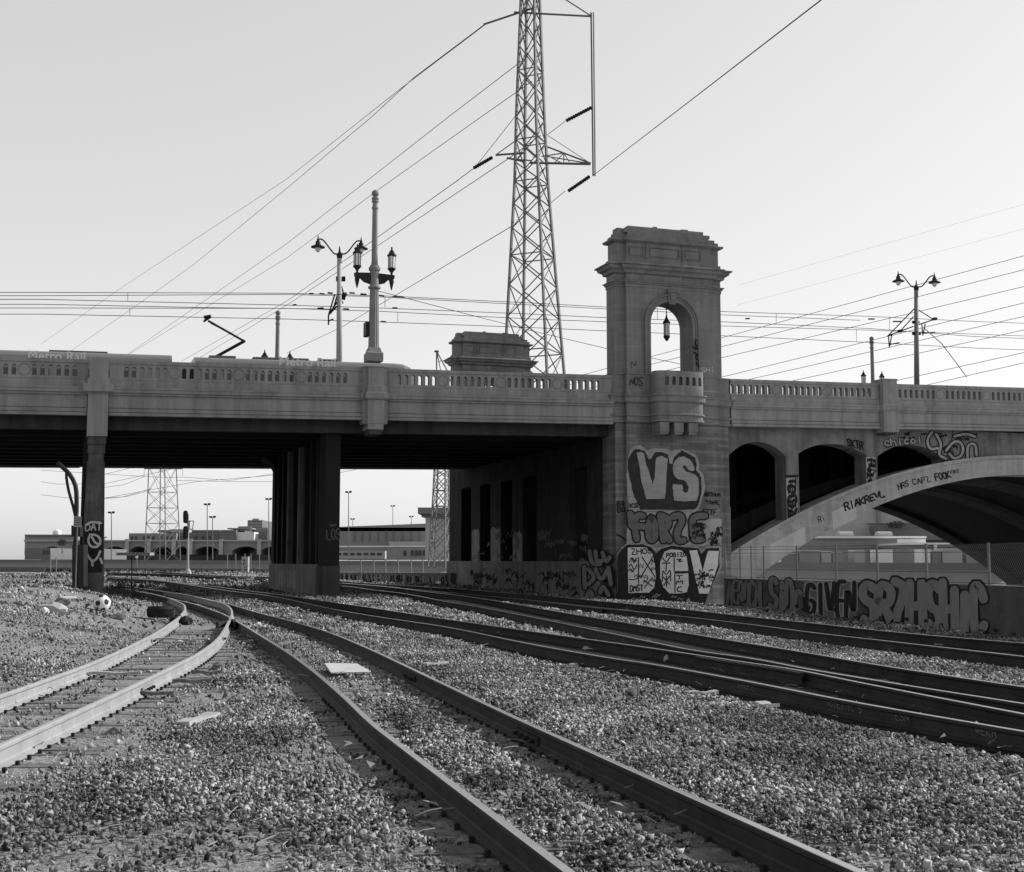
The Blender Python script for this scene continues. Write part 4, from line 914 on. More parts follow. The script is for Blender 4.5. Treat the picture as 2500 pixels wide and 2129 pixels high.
def railpath(px, ext=9.0):
    P = [PG(x, y, RH) for x, y in px]
    d = (P[0]-P[2])/np.linalg.norm((P[0]-P[2])[:2]); d1 = (P[0]-P[1])/np.linalg.norm((P[0]-P[1])[:2]); d = d1+(d1-d)*.8
    d[2] = 0; P = [P[0]+d*ext, P[0]+d*ext*.5]+P
    S = spline(P); S[:, 2] = zt(S[:, 0], S[:, 1])+RH
    # smooth heights
    k = np.ones(9)/9; z = np.convolve(np.pad(S[:, 2], 4, 'edge'), k, 'valid'); S[:, 2] = z
    return S
for k, v in RAILS.items(): RPTS[k] = railpath(v)
SEC = [(-.07, 0), (.07, 0), (.07, .012), (.018, .035), (.009, .05), (.009, .135), (.03, .148), (.036, .155), (.036, .178), (.028, .187), (-.028, .187), (-.036, .178), (-.036, .155), (-.03, .148), (-.009, .135), (-.009, .05), (-.018, .035), (-.07, .012)]
def sweep(m, P, sec, zoff=.025, nrm_off=0.):
    n = len(sec); vs = []
    for i, p in enumerate(P):
        d = P[min(i+1, len(P)-1)]-P[max(i-1, 0)]; d = d/np.linalg.norm(d[:2]); nn = np.array([d[1], -d[0], 0])
        for a, z in sec: vs.append(p+nn*(a+nrm_off)+np.array([0, 0, z-RH+zoff]))
    m.add(vs, [(i*n+k, (i+1)*n+k, (i+1)*n+(k+1) % n, i*n+(k+1) % n) for i in range(len(P)-1) for k in range(n)]+[tuple(range(n)), tuple(range((len(P)-1)*n, len(P)*n))[::-1]])
HEAD = [(-.03, .187), (.03, .187), (.024, .1905), (-.024, .1905)]
rail_obj = {}
def track(names, label, mats, ties, tie_hw=1.3):
    P0, P1 = RPTS[names[0]], RPTS[names[1]]
    T = Thing('railway_track', label, 'railway track', (P0[0][0], P0[0][1], 0), 'railway tracks in the yard')
    for nme, mt in zip(names, mats):
        m = MB(); sweep(m, RPTS[nme], SEC); r_ = T.part('rail', m, mt)
        m = MB(); sweep(m, RPTS[nme], HEAD); T.part('rail_head', m, M_shine if mt is M_rail_shade else M_pale, parent=r_)
    if mats[0] is M_rail_shade and names[0] != 'B':    # oil-stained bed with the rail shadow painted into its colour, 4-20 mm above the ground sheet
        m = MB(); vs = []; Pa = P0[::3]
        for p in Pa:
            j = np.argmin(((P1[:, :2]-p[:2])**2).sum(1)); q_ = P1[j]; e = (q_-p)[:2]; e = e/(np.linalg.norm(e)+1e-9)
            for u in (-.25, .45, 1.1, np.linalg.norm((q_-p)[:2])+.05):
                c = p[:2]+e*u; vs.append((c[0], c[1], float(zt(c[0], c[1]))+.02))
        n = len(Pa); m.add(vs, [(i*4+k, (i+1)*4+k, (i+1)*4+k+1, i*4+k+1) for i in range(n-1) for k in range(3)]); T.part('track_bed', m, M_oil_shade)
    # timber ties
    s = np.r_[0, np.cumsum(np.linalg.norm(np.diff(P0[:, :2], axis=0), axis=1))]; a = 1.0; cnt = 0; proto = None
    while a < s[-1] and cnt < ties:
        x = np.array([np.interp(a, s, P0[:, k]) for k in range(3)]); j = np.argmin(((P1[:, :2]-x[:2])**2).sum(1)); y = P1[j]
        c = (x+y)/2; d = (y-x)[:2]; d = d/(np.linalg.norm(d)+1e-9); rz = math.atan2(d[1], d[0])+random.uniform(-.03, .03)
        if proto is None:
            m = MB(); m.box((0, 0, 0), (2.55, .22, .12)); proto = mk('tie', m, M_tie, None, T.o); o = proto
        else: o = proto.copy(); sc.collection.objects.link(o); o.parent = T.o
        g = max(float(zt(c[0], c[1])), 0)
        o.location = (c[0]-T.loc[0], c[1]-T.loc[1], float(zt(c[0], c[1]))-.058+random.uniform(-.012, .016)); o.rotation_euler = (0, 0, rz)
        a += .56; cnt += 1
    return T
tA = track(('L1', 'L2'), 'leftmost curving track with pale sunlit rails bending away behind the tyre', (M_rail_lit, M_rail_lit), 44)
tB = track(('B', 'A'), 'track crossing the pale board, its rails leaving at the bottom centre', (M_rail_shade, M_rail_shade), 50)
tC = track(('C', 'D'), 'third track from the left, nearest of the tracks in the lower right corner', (M_rail_shade, M_rail_shade), 60)
tD = track(('E', 'F'), 'fourth track, crossing the third one at the long frog on the right', (M_rail_shade, M_rail_shade), 60)
tE = track(('H', 'G'), 'farthest track, running along the foot of the graffiti wall', (M_rail_shade, M_rail_shade), 60)
# guard rails, frog pieces, joint bars, bolts
def subpath(k, i0, i1, off, z=0.):
    P = RPTS[k]; a = P[i0:i1].copy(); out = []
    for i in range(len(a)):
        d = a[min(i+1, len(a)-1)]-a[max(i-1, 0)]; d /= np.linalg.norm(d[:2]); out.append(a[i]+np.array([d[1], -d[0], 0])*off+np.array([0, 0, z]))
    return np.array(out)
def near_idx(k, px, py):
    q = PG(px, py, RH); return int(np.argmin(((RPTS[k][:, :2]-q[:2])**2).sum(1)))
def guard(T, k, p0, p1, off):
    i0, i1 = sorted((near_idx(k, *p0), near_idx(k, *p1))); m = MB(); sweep(m, subpath(k, i0, i1+2, off, -.005), SEC); return T.part('guard_rail', m, M_rail_shade)
guard(tC, 'C', (1832, 1664), (1620, 1624), .1 if True else 0); guard(tD, 'F', (1185, 1464), (1100, 1450), .12); guard(tE, 'H', (1490, 1486), (1300, 1466), -.12)
guard(tD, 'E', (2200, 1670), (1830, 1606), .11); guard(tC, 'D', (1990, 1640), (1750, 1606), -.12)
def joint(T, k, px, py, side, n=4, L=.7, mt=M_rail_lit):
    i = near_idx(k, px, py); P = RPTS[k]; d = P[i+1]-P[i-1]; d /= np.linalg.norm(d[:2]); nn = np.array([d[1], -d[0], 0]); c = P[i]-np.array([0, 0, RH])
    m = MB(); rz = math.atan2(d[1], d[0]); m.box(c+nn*side*.028+[0, 0, .09], (L, .022, .085), rz); jb = T.part('joint_bar', m, mt)
    m = MB()
    for j in range(n):
        b = c+nn*side*.04+d*(j-(n-1)/2)*L/n+np.array([0, 0, .09]); m.tube([b, b+nn*side*.045], .022, 6)
    T.part('bolts', m, M_iron, parent=jb)
joint(tA, 'L2', 360, 1656, 1); joint(tA, 'L2', 545, 1545, 1, 2, .4); joint(tA, 'L1', 372, 1549, 1, 2, .4); joint(tB, 'A', 1010, 1634, -1, 4, .8, M_rail_shade); joint(tB, 'B', 790, 1660, 1, 4, .8, M_rail_shade)
joint(tB, 'A', 1290, 1765, -1, 4, .8, M_rail_shade)
# spikes / clips along L2 and L1 inner foot (seen as small dark nubs)
for T, k, n0, n1, sd in ((tA, 'L2', 2, 60, 1), (tA, 'L1', 2, 60, 1), (tB, 'B', 2, 40, -1), (tB, 'A', 2, 40, -1)):
    P = RPTS[k]; m = MB()
    for i in range(n0, min(n1, len(P)-1)):
        d = P[i+1]-P[i-1]; d /= np.linalg.norm(d[:2]); nn = np.array([d[1], -d[0], 0]); c = P[i]-np.array([0, 0, RH])+nn*sd*.085
        m.box(c+[0, 0, .02], (.04, .03, .05), math.atan2(d[1], d[0]))
    T.part('spikes', m, M_iron, kind='stuff')
# frog castings at the crossing of L2 and B
m = MB(); qf = PG(559, 1516, RH)
for dx, dy, L_ in ((-.10, 0, 1.6), (.12, .1, 1.6)):
    m.box(qf+[dx, dy, -.07], (.07, L_, .15), R(12 if dx > 0 else -2))
tB.part('frog', m, M_rail_shade)
# ------------------------------------------------------------------ ballast
RALL = [RPTS[k] for k in ('L1', 'L2', 'B', 'A', 'C', 'D', 'E', 'F', 'G', 'H')]
def clearance(x, y):
    best = np.full(x.shape, 99.)
    for P in RALL:
        Q = P[P[:, 1] < 62][::2]
        for i in range(0, len(x), 20000):
            d = ((x[i:i+20000, None]-Q[None, :, 0])**2+(y[i:i+20000, None]-Q[None, :, 1])**2).min(1); best[i:i+20000] = np.minimum(best[i:i+20000], np.sqrt(d))
    return best
def stones(name, Y0, Y1, n, s0, s1, lift, dark=False):
    Y = np.sqrt(rng.uniform(Y0**2, Y1**2, n)); X = rng.uniform(-.40, .40, n)*Y*1.06
    l1 = np.interp(Y, *zip(*[(p[1], p[0]) for p in sorted(RPTS['L1'].tolist(), key=lambda q: q[1])])); l2 = np.interp(Y, *zip(*[(p[1], p[0]) for p in sorted(RPTS['L2'].tolist(), key=lambda q: q[1])]))
    # bare sandy patches: inside the left track, in clumps elsewhere
    pn = np.array([mnoise.noise(Vector((x*.55, y*.22, 0))) for x, y in zip(X, Y)])
    keep = np.ones(n, bool); inner = (X > l1+.15) & (X < l2-.1) & (Y < 45); keep &= ~(inner & (rng.random(n) > np.where(pn > .15, .16, .03)))
    mound = (X < l1-.3); keep &= ~(mound & (rng.random(n) > np.where(pn > .12, .55, .13)))
    bA = (X > l2) & (X < l2+3.2) & (Y < 30); keep &= ~(bA & (rng.random(n) > np.where(pn > .02, .75, .2)))
    oil_shade = np.zeros(n, bool)
    p2n = np.array([mnoise.noise(Vector((x*.9, y*.35, 7.))) for x, y in zip(X, Y)]); keep &= ~((p2n > .12) & (rng.random(n) > .35))
    for ka, kb in (('C', 'D'), ('E', 'F'), ('H', 'G')):
        xa = np.interp(Y, *zip(*[(p[1], p[0]) for p in sorted(RPTS[ka].tolist(), key=lambda q: q[1])])); xb = np.interp(Y, *zip(*[(p[1], p[0]) for p in sorted(RPTS[kb].tolist(), key=lambda q: q[1])]))
        lo = np.minimum(xa, xb); hi = np.maximum(xa, xb); oil_shade |= (X > lo-.28+.1*pn) & (X < hi+.05)  # dark band reaches past the rail on its shadow side
    tg = np.linspace(-.6, .6, 121); wd2 = np.array([(lambda h: 999. if h is None else h)(hitwall(math.sin(math.atan(t)), math.cos(math.atan(t)))) for t in tg])
    keep &= np.hypot(X, Y) < np.interp(X/Y, tg, wd2)-.12
    keep &= ~(oil_shade & (rng.random(n) > .6)); keep &= (oil_shade if dark else ~oil_shade)
    X, Y, pn, oi = X[keep], Y[keep], pn[keep], oil_shade[keep]; cl = clearance(X, Y); k2 = cl > .075; X, Y, cl, oi = X[k2], Y[k2], cl[k2], oi[k2]
    N = len(X); Z = zt(X, Y)
    sz = (s0*.7+(s1*1.25-s0*.7)*rng.random(N)**1.6)*(1+(rng.random(N) > .99)*.8)
    hump = np.where(oi, -.02, .085*smooth(.25, .75, cl)-.02)
    base = np.array([[-1,-1,-1],[1,-1,-1],[1,1,-1],[-1,1,-1],[-1,-1,1],[1,-1,1],[1,1,1],[-1,1,1]], float)*.5
    V = base[None]*rng.uniform(.1, 1.3, (N, 8, 3))*rng.uniform(.45, 1.35, (N, 1, 3))*np.array([1.1, 1., .85])
    V[:, 4:, :2] *= rng.uniform(.05, 1.0, (N, 1, 1)); V[:, ::2] *= rng.uniform(.5, 1.1, (N, 1, 1))
    a = rng.uniform(0, 2*np.pi, N); b = rng.uniform(-1.2, 1.2, N)
    ca, sa, cb, sb = np.cos(a)[:, None], np.sin(a)[:, None], np.cos(b)[:, None], np.sin(b)[:, None]
    x, y, z = V[..., 0], V[..., 1], V[..., 2]
    x, z = x*cb-z*sb, x*sb+z*cb; x, y = x*ca-y*sa, x*sa+y*ca
    P = np.stack([x, y, z], -1)*sz[:, None, None]+np.stack([X, Y, Z+hump*lift+rng.uniform(-.01, .02, N)], -1)[:, None]
    fs = np.array([(0,3,2,1),(4,5,6,7),(0,1,5,4),(1,2,6,5),(2,3,7,6),(3,0,4,7)])
    Fi = (fs[None]+(np.arange(N)*8)[:, None, None]).reshape(-1, 4)
    me = bpy.data.meshes.new(name); me.vertices.add(N*8); me.vertices.foreach_set('co', P.reshape(-1)); me.loops.add(len(Fi)*4); me.loops.foreach_set('vertex_index', Fi.reshape(-1).astype(np.int32))
    me.polygons.add(len(Fi)); me.polygons.foreach_set('loop_start', np.arange(0, len(Fi)*4, 4, dtype=np.int32)); me.update(calc_edges=True); me.materials.append(M_stoneD if dark else M_stone)
    o = bpy.data.objects.new(name, me); sc.collection.objects.link(o); tag(o, 'loose broken grey ballast stones spread over the railway yard', 'ballast', None, 'stuff')
    return o
import os
Q_ = 1.0
for dk in (False, True):
    stones('ballast', 5.5, 16, int(170000*Q_), .018, .043, 1, dk)
    stones('ballast', 16, 32, int(270000*Q_), .024, .052, 1, dk)
    stones('ballast', 32, 62, int(150000*Q_), .045, .09, 1, dk)
    stones('ballast', 62, 120, int(110000*Q_), .09, .17, 1, dk)
# ------------------------------------------------------------------ big bridge lamp post (fluted concrete, two lanterns)
def pz(px, y, t): return PB(px, y, t)[2]
def big_post(s, t, zb, label, group):
    c = W0(s, t, 0); c[2] = 0; T = Thing('bridge_lamp_post', label, 'lamp post', (c[0], c[1], zb), group)
    b = zb; m = MB()
    m.loft(lambda a, d, z: W0(s+a, t+d, z), [(-.34, -.34), (.34, -.34), (.34, .34), (-.34, .34)], [(0, b+.78), (0, b+1.12), (-.05, b+1.17), (-.10, b+1.34), (-.13, b+1.38)]); T.part('base', m, M_post)
    m = MB(); n = 32; vs = []   # fluted shaft
    for z, r in ((b+1.38, .235), (b+1.5, .225), (b+2.4, .215), (b+3.85, .185)):
        for k in range(n):
            a = 2*math.pi*k/n; rr = r*(1-.09*(k % 2)); vs.append(c+np.array([rr*math.cos(a), rr*math.sin(a), z]))
    m.add(vs, [(i*n+k, i*n+(k+1) % n, (i+1)*n+(k+1) % n, (i+1)*n+k) for i in range(3) for k in range(n)]); T.part('shaft', m, M_post)
    m = MB(); m.lathe(c, [(.18, b+3.85), (.26, b+3.9), (.27, b+3.96), (.20, b+4.0), (.19, b+4.1), (.17, b+4.35), (.19, b+4.62), (.24, b+4.68), (.25, b+4.78), (.20, b+4.84), (.19, b+4.88), (.145, b+4.92), (.13, b+5.05), (.115, b+7.3), (.14, b+7.32), (.14, b+7.4), (.11, b+7.44), (.11, b+7.6), (.15, b+7.62), (.15, b+7.68), (.12, b+7.7), (.16, b+7.76), (.15, b+7.82), (.07, b+7.86)], 16); T.part('upper_shaft', m, M_post, smooth_=False)
    m = MB(); m.lathe(c, [(.03, b+7.86)]+[(.16*math.sin(math.pi*i/10), b+8.0-.15*math.cos(math.pi*i/10)) for i in range(1, 10)]+[(.01, b+8.16)], 14); T.part('ball', m, M_post, smooth_=True)
    m = MB(); L = .78
    M = lambda a, d, z: W0(s+a, t+d, z)
    for sg in (-1, 1):
        m.extr(lambda a, d, z: W0(s+d, t+a, z+.8), [(sg*.17, b+3.28), (sg*.45, b+3.36), (sg*.6, b+3.5), (sg*.8, b+3.5), (sg*.86, b+3.6), (sg*.86, b+3.72), (sg*.17, b+3.76)], -.07, .07)
    T.part('arm', m, M_iron)
    for sg in (-1, 1):
        cc = W0(s+sg*.74, t, 0); cc[2] = .8
        m = MB(); m.lathe(cc, [(.02, b+3.08), (.05, b+3.2), (.10, b+3.42), (.10, b+3.5)], 8); T.part('pendant', m, M_iron)
        class P2:
            def __init__(q): pass
        sub = MB(); top = b+4.62
        sub.lathe(cc, [(.04, b+3.72), (.06, b+3.84), (.12, b+3.92), (.175, b+3.97), (.175, b+4.03)], 8); ob = T.part('lantern', sub, M_iron)
        sub = MB(); sub.lathe(cc, [(.20, top-.08), (.20, top-.02), (.13, top+.03), (.11, top+.12), (.04, top+.2), (.03, top+.25), (.045, top+.28), (.01, top+.34)], 8); T.part('lantern_cap', sub, M_iron, parent=ob)
        sub = MB(); sub.lathe(cc, [(.125, b+4.035), (.14, top-.082)], 8); T.part('glass', sub, M_glass, parent=ob)
        sub = MB()
        for k in range(6):
            a = 2*math.pi*k/6; e = np.array([math.cos(a), math.sin(a), 0]); sub.bar(cc+e*.135+[0, 0, b+4.03], cc+e*.15+[0, 0, top-.08], .02)
        T.part('lantern_frame', sub, M_iron, parent=ob)
    return T
GP = 'fluted lamp posts along the viaduct parapets'
zb0 = pz(912, 885, .15)
bp1 = big_post(BS(912, 870, .15)[0], .15, pz(912, 472, .15)-8.0, 'tall fluted concrete lamp post with two lanterns, nearest, standing on the parapet post', GP)
m = MB(); m.boxM(W0, BS(891, 800, .3)[0], BS(901, 800, .3)[0], .1, .6, pz(895, 821, .3), pz(895, 787, .3)); bp1.part('utility_box', m, M_iron)
s2 = BS(677, 860, WD-.2)[0]; s3 = BS(2130, 900, WD-.2)[0]
ll = list(W0(s2, WD-.2, 0)-W0(BS(912, 870, .15)[0], .15, 0))
for s_, px_, py_, lab in ((s2, 677, 764, 'slim lamp post with ball top rising behind the train, lantern tips showing above its roof'), (s3, 2131, 827, 'slim lamp post with ball top behind the right parapet, two lantern tops beside its foot')):
    z_ = PB(px_, py_, WD-.2)[2]-8.0; L_ = W0(s_, WD-.2, 0); c_ = copy_tree(bp1.o, None, (L_[0], L_[1], z_), lab)
    for ch in list(c_.children):
        if ch.name.startswith('utility_box'): bpy.data.objects.remove(ch)
# ------------------------------------------------------------------ tram poles with twin bell lamps and brackets
def tram_pole(px, ytop, ybot, sc_, label, cant):
    TP = 11.0; T = Thing('tram_pole', label, 'lamp post', PB(px, ybot, TP)*[1, 1, 1], 'overhead-line poles with twin lamps')
    q = lambda x, y, t=TP: PB(x, y, t); b = q(px, ybot); top = q(px-sc_*.5, ytop+38*sc_)
    m = MB(); m.tube([b-[0, 0, 1.2], np.array([top[0], top[1], top[2]])], [.165, .115], 14); T.part('pole', m, M_pale if px < 1200 else M_post, smooth_=True)
    x0 = px; y0 = ytop+38*sc_
    m = MB(); m.tube([q(x0, y0+2), q(x0, y0-8*sc_), q(x0, y0-14*sc_), q(x0, y0-28*sc_)], [.13, .16, .06, .02], 8); T.part('finial', m, M_iron)
    for sg in (-1, 1):
        m = MB(); P = [(0, -10), (12, -9), (22, -18), (34, -34), (42, -42), (50, -43), (52.5, -40)]
        m.tube(spline([q(x0+sg*a*sc_, y0+y*sc_+ (sg*2*sc_ if a > 20 else 0)) for a, y in P], 5), .04, 6); arm = T.part('arm', m, M_iron)
        cx_, cy_ = x0+sg*52.5*sc_, y0-38*sc_+sg*2*sc_; c = q(cx_, cy_); c0 = np.array([c[0], c[1], 0]); z = c[2]
        k = 1.0
        m = MB(); m.lathe(c0, [(.36, z-.32), (.34, z-.27), (.14, z-.18), (.12, z-.02), (.07, z+.02), (.07, z+.1), (.03, z+.14), (.035, z+.2), (.01, z+.32)], 14); lp_ = T.part('lamp_shade', m, M_iron)
        m = MB(); m.lathe(c0, [(.15, z-.325), (.15, z-.42), (.10, z-.52), (.03, z-.56)], 10); T.part('globe', m, M_glass, parent=lp_, smooth_=True)
    m = MB()
    for a, b_, wd in cant: m.bar(q(*a), q(*b_), wd)
    T.part('bracket', m, M_iron)
    return T
c2 = cr(700, 280, .34); cR4 = cr(1800, 280, .34)
def seg2(f, L, wd): return [(f([a])[0], f([b])[0], wd) for a, b in L]
cant1 = seg2(c2, [((355,1180),(420,1175)), ((358,1290),(430,1280)), ((360,1320),(435,1290)), ((365,1340),(300,1440)), ((345,1290),(300,1440)), ((362,1300),(330,1410)), ((310,1430),(360,1375)), ((300,1440),(300,1510)), ((305,1480),(335,1468)), ((380,1190),(410,1290)), ((370,1300),(420,1310)), ((405,1355),(385,1320))], .055)+seg2(c2, [((355,1172),(420,1172)), ((355,1186),(420,1186)), ((362,1290),(425,1300)), ((362,1310),(420,1320))], .12)
cant2 = seg2(cR4, [((1270,1395),(1080,1590)), ((1265,1450),(1165,1560)), ((1080,1588),(1265,1520)), ((1085,1590),(1092,1670)), ((1110,1580),(1092,1670)), ((1095,1650),(1165,1637)), ((1290,1395),(1405,1468)), ((1300,1508),(1430,1465)), ((1325,1505),(1332,1585)), ((1350,1500),(1332,1585)), ((1340,1570),(1420,1562))], .05)+seg2(cR4, [((1258,1490),(1305,1490)), ((1258,1572),(1315,1572)), ((1405,1468),(1432,1464)), ((1155,1556),(1185,1550))], .13)
tram_pole(829, 591, 892, 1.0, 'pale overhead-line pole with two bell lamps, left of the fluted lamp post', cant1)
tram_pole(2237, 676, 936, .84, 'grey overhead-line pole with two bell lamps, standing behind the right parapet', cant2)
# ------------------------------------------------------------------ light rail train
TT = 10.2
tr = Thing('light_rail_train', 'pale light rail train passing on the viaduct, roof and lettering above the parapet', 'train', W(-20, TT, 9))
def tS(px, y=885): return BS(px, y, TT)[0]
def secs(s0, s1, zr, name='car_body', nose=False):
    m = MB(); zf = 9.25; N = 8
    prof = [(TT, zf), (TT, zr-.42), (TT+.03, zr-.26), (TT+.12, zr-.12), (TT+.30, zr-.03), (TT+.6, zr), (TT+2.05, zr), (TT+2.35, zr-.03), (TT+2.53, zr-.12), (TT+2.62, zr-.26), (TT+2.65, zr-.42), (TT+2.65, zf)]
    if not nose: m.extr(W, prof, s0, s1, 6)
    else:
        vs = []; n = len(prof); fr = [(0, 1), (.55, 1), (.72, .985), (.86, .93), (.95, .80), (1.0, .55)]
        for u, k in fr:
            s = s1-2.6+2.6*(u-0)/1 if u > 0 else s0
            vs += [W(s, TT+1.32+(d-TT-1.32)*(.5+.5*k), zf+(z-zf)*k) for d, z in prof]
        m.add(vs, [(i*n+k, i*n+(k+1) % n, (i+1)*n+(k+1) % n, (i+1)*n+k) for i in range(len(fr)-1) for k in range(n)]+[tuple(range(n))[::-1], tuple(range((len(fr)-1)*n, len(fr)*n))])
    return tr.part(name, m, M_train)
zr = BS(600, 876, TT+.5)[1]-GR*tS(600)
sA0, sA1, sB0, sB1 = tS(-420), tS(420), tS(476), tS(1022)
bodyA = secs(sA0, sA1, zr+.05); bodyB = secs(sB0, sB1, zr, nose=True)
m = MB(); m.boxM(W, sA1+.01, sB0-.01, TT+.15, TT+2.5, 9.4, zr-.32); tr.part('bellows', m, M_iron)
for body, a, b in ((bodyA, sA0+.6, sA1-.4), (bodyB, sB0+.4, sB1-3.0)):
    s = a; k = 0
    while s+1.1 < b:
        m = MB(); w_ = 1.15 if k % 3 else .75; m.boxM(W, s, s+w_, TT-.012, TT+.01, 10.0 if k % 3 else 9.5, 11.0); tr.part('window', m, M_window, parent=body); s += w_+.28; k += 1
m = MB()
m.boxM(W, sB1-2.3, sB1-1.2, TT+.02, TT+.05, 10.2, 11.1); tr.part('cab_window', m, M_window, parent=bodyB)
m = MB(); zq = lambda x, y: BS(x, y, TT+1.3)[1]
for x0, x1, h in ((118, 263, .10), (515, 580, .09), (623, 760, .08), (785, 838, .08)):
    m.boxM(W, tS(x0), tS(x1), TT+.7, TT+2.0, zr+.055, zr+.06+h)
tr.part('roof_equipment', m, M_far3)
m = MB(); tq = TT+1.3; P_ = lambda x, y: PB(x, y, tq)
m.bar(P_(522, 874), P_(598, 832), .11); m.bar(P_(598, 834), P_(508, 783), .08); m.bar(P_(590, 828), P_(515, 790), .03)
m.bar(PB(505, 777, tq-.7), PB(505, 777, tq+.9), .06); m.bar(PB(497, 784, tq-.5), PB(515, 770, tq-.5), .05); m.bar(PB(497, 786, tq+.4), PB(516, 774, tq+.4), .05); m.bar(P_(498, 775), P_(514, 772), .12)
tr.part('pantograph', m, M_iron)
def text_on(T, txt, s0, s1, zbase, size, parent, t):
    cu = bpy.data.curves.new('lettering', 'FONT'); cu.body = txt; cu.size = size; cu.extrude = .004; cu.offset = .012
    o = bpy.data.objects.new('lettering', cu); sc.collection.objects.link(o); bpy.context.view_layer.update()
    me = bpy.data.meshes.new_from_object(o.evaluated_get(bpy.context.evaluated_depsgraph_get())); bpy.data.objects.remove(o)
    v = np.array([p.co[:] for p in me.vertices]); x0, x1 = v[:, 0].min(), v[:, 0].max(); m = MB()
    m.v = [tuple(W(s0+(s1-s0)*(x-x0)/(x1-x0), t-.012-z, zbase+y)) for x, y, z in v]; m.f = [tuple(p.vertices) for p in me.polygons]
    return T.part('lettering', m, M_letter, parent=parent)
zb_ = BS(750, 900, TT)[1]-GR*tS(750)
text_on(tr, 'Metro Rail', tS(682), tS(819), zb_+.12, .62, bodyB, TT)
zb2 = BS(150, 886, TT)[1]-GR*tS(150)
text_on(tr, 'Metro Rail', tS(68), tS(208), zb2+.10, .62, bodyA, TT)
# ------------------------------------------------------------------ overhead line wires on the viaduct
def wire(name, pts, r, label, group, mt=M_wire):
    m = MB(); m.tube(pts, r, 5, False); c = np.array(pts[0]); return single(name, m, mt, c, label, 'wire', group)
CW = [
 ([(102,714),(700,716),(925,722),(1300,740),(1485,750),(1768,761),(2110,772),(2383,785)], 10, 'overhead line, topmost of the nearly level wires above the train'),
 ([(102,722),(700,719),(905,724),(1300,745),(1768,769),(2100,782)], 12, 'overhead line just under the topmost level wire'),
 ([(102,731),(700,745),(925,752),(1300,767),(1485,776),(1768,786),(2120,802),(2383,822)], 10, 'overhead line, third level wire counted from the top'),
 ([(102,743),(500,751),(850,755)], 12, 'short faint overhead line ending at the pale tram pole'),
 ([(102,752),(700,753),(925,760),(1300,779),(1485,786),(1768,796),(2120,806),(2383,816)], 12.5, 'thick overhead line in the middle of the level wires'),
 ([(102,767),(700,779),(925,786),(1300,800),(1485,808),(1768,820),(2120,836),(2383,850)], 12.5, 'overhead line, lowest of the nearly level wires')]
for P, t, lab in CW:
    X = [-20]+[p[0] for p in P]+([2520] if P[-1][0] > 2300 else []); Y_ = [P[0][1]]+[p[1] for p in P]+([P[-1][1]+5] if P[-1][0] > 2300 else [])
    wire('overhead_wire', [PB(x, y, t) for x, y in zip(X, Y_)], .017, lab, 'overhead line wires along the viaduct')
m = MB()
for x, y0, y1, t in ((312,716,734,10), (317,752,770,12), (1294,742,768,10), (1895,766,790,10), (2172,775,806,10), (1605,752,780,10), (2091,804,833,12.5), (940,723,750,10), (971,762,786,12)): m.tube([PB(x, y0, t), PB(x, y1, t)], .012, 4)
single('wire_dropper', m, M_wire, PB(312, 716, 10), 'thin vertical droppers hanging between the level overhead wires', 'wire')
m = MB()
for x0, y0, x1, y1 in ((755,717,765,717),(780,717,792,718),(800,715,812,716),(853,715,866,716),(880,718,895,719),(775,753,790,752),(838,754,852,755),(925,721,938,723),(960,724,985,725),(958,752,970,752),(930,785,942,786),(715,745,724,744),(2120,779,2135,779),(2180,785,2200,785),(1820,778,1830,778)):
    m.tube([PB(x0, y0, 11), PB(x1, y1, 11)], .045, 5)
single('line_insulators', m, M_wire, PB(853, 715, 11), 'short dark insulators threaded on the overhead wires beside the tram poles', 'insulator')
# ------------------------------------------------------------------ lattice pylons
def pylon(px, D, levels, phi, label, name='power_pylon', leg=.16, brace=.06, mt=M_galv, ztop=True, horiz=()):
    """levels [(y, Rpx)] top to bottom; corners rotated by phi"""
    c = PY(px(levels[-1][0]), levels[-1][0], D); T = Thing(name, label, 'pylon', (c[0], c[1], c[2]))
    rings = []
    for y, Rp in levels:
        q = PY(px(y), y, D); Rm = Rp*D/F
        rings.append([q+np.array([Rm*math.cos(phi+k*math.pi/2), Rm*math.sin(phi+k*math.pi/2), 0]) for k in range(4)])
    for k in range(4):
        m = MB(); 
        for a, b in zip(rings[:-1], rings[1:]): m.bar(a[k], b[k], leg)
        T.part('leg', m, mt)
    for k in range(4):
        m = MB(); j = (k+1) % 4
        for i, (a, b) in enumerate(zip(rings[:-1], rings[1:])):
            m.bar(a[k], b[j], brace); m.bar(a[j], b[k], brace)
            if i in horiz: m.bar(a[k], a[j], brace)
        T.part('bracing', m, mt)
    return T, rings
lv = [(-160, 22)]; 
for y in (-90, -20, 50, 115, 175, 232, 290, 345, 400, 447): lv.append((y, 45-(447-y)*.043))
y = 447
for dy in (54, 60, 66, 72, 78, 84, 90, 98, 106, 116, 138): y += dy; lv.append((y, 45+(y-447)*.0746))
pxc = lambda y: 1295+max(0, (y-283))*.016
py_, rg = pylon(pxc, 100, lv, R(20.7), 'tall steel lattice power pylon rising behind the viaduct, left of the nearer tower', leg=.17, brace=.07, horiz=(2, 5, 8, 10, 13, 16))
D0 = 100
pp = lambda x, y, D=D0: PY(x, y, D)
c3_ = cr(1300, 280, .34); c2_ = cr(700, 280, .34)
m = MB()
for a, b, wd in ((( -20,345),(415,355),.14), ((105,230),(420,350),.10), ((65,300),(225,275),.07), ((225,272),(225,355),.06), ((105,300),(420,352),.07), ((110,150),(410,345),.04), ((160,345),(225,275),.05), ((120,300),(225,355),.05), ((225,275),(265,340),.05)):
    m.bar(pp(*c3_([a])[0]), pp(*c3_([b])[0]), wd)
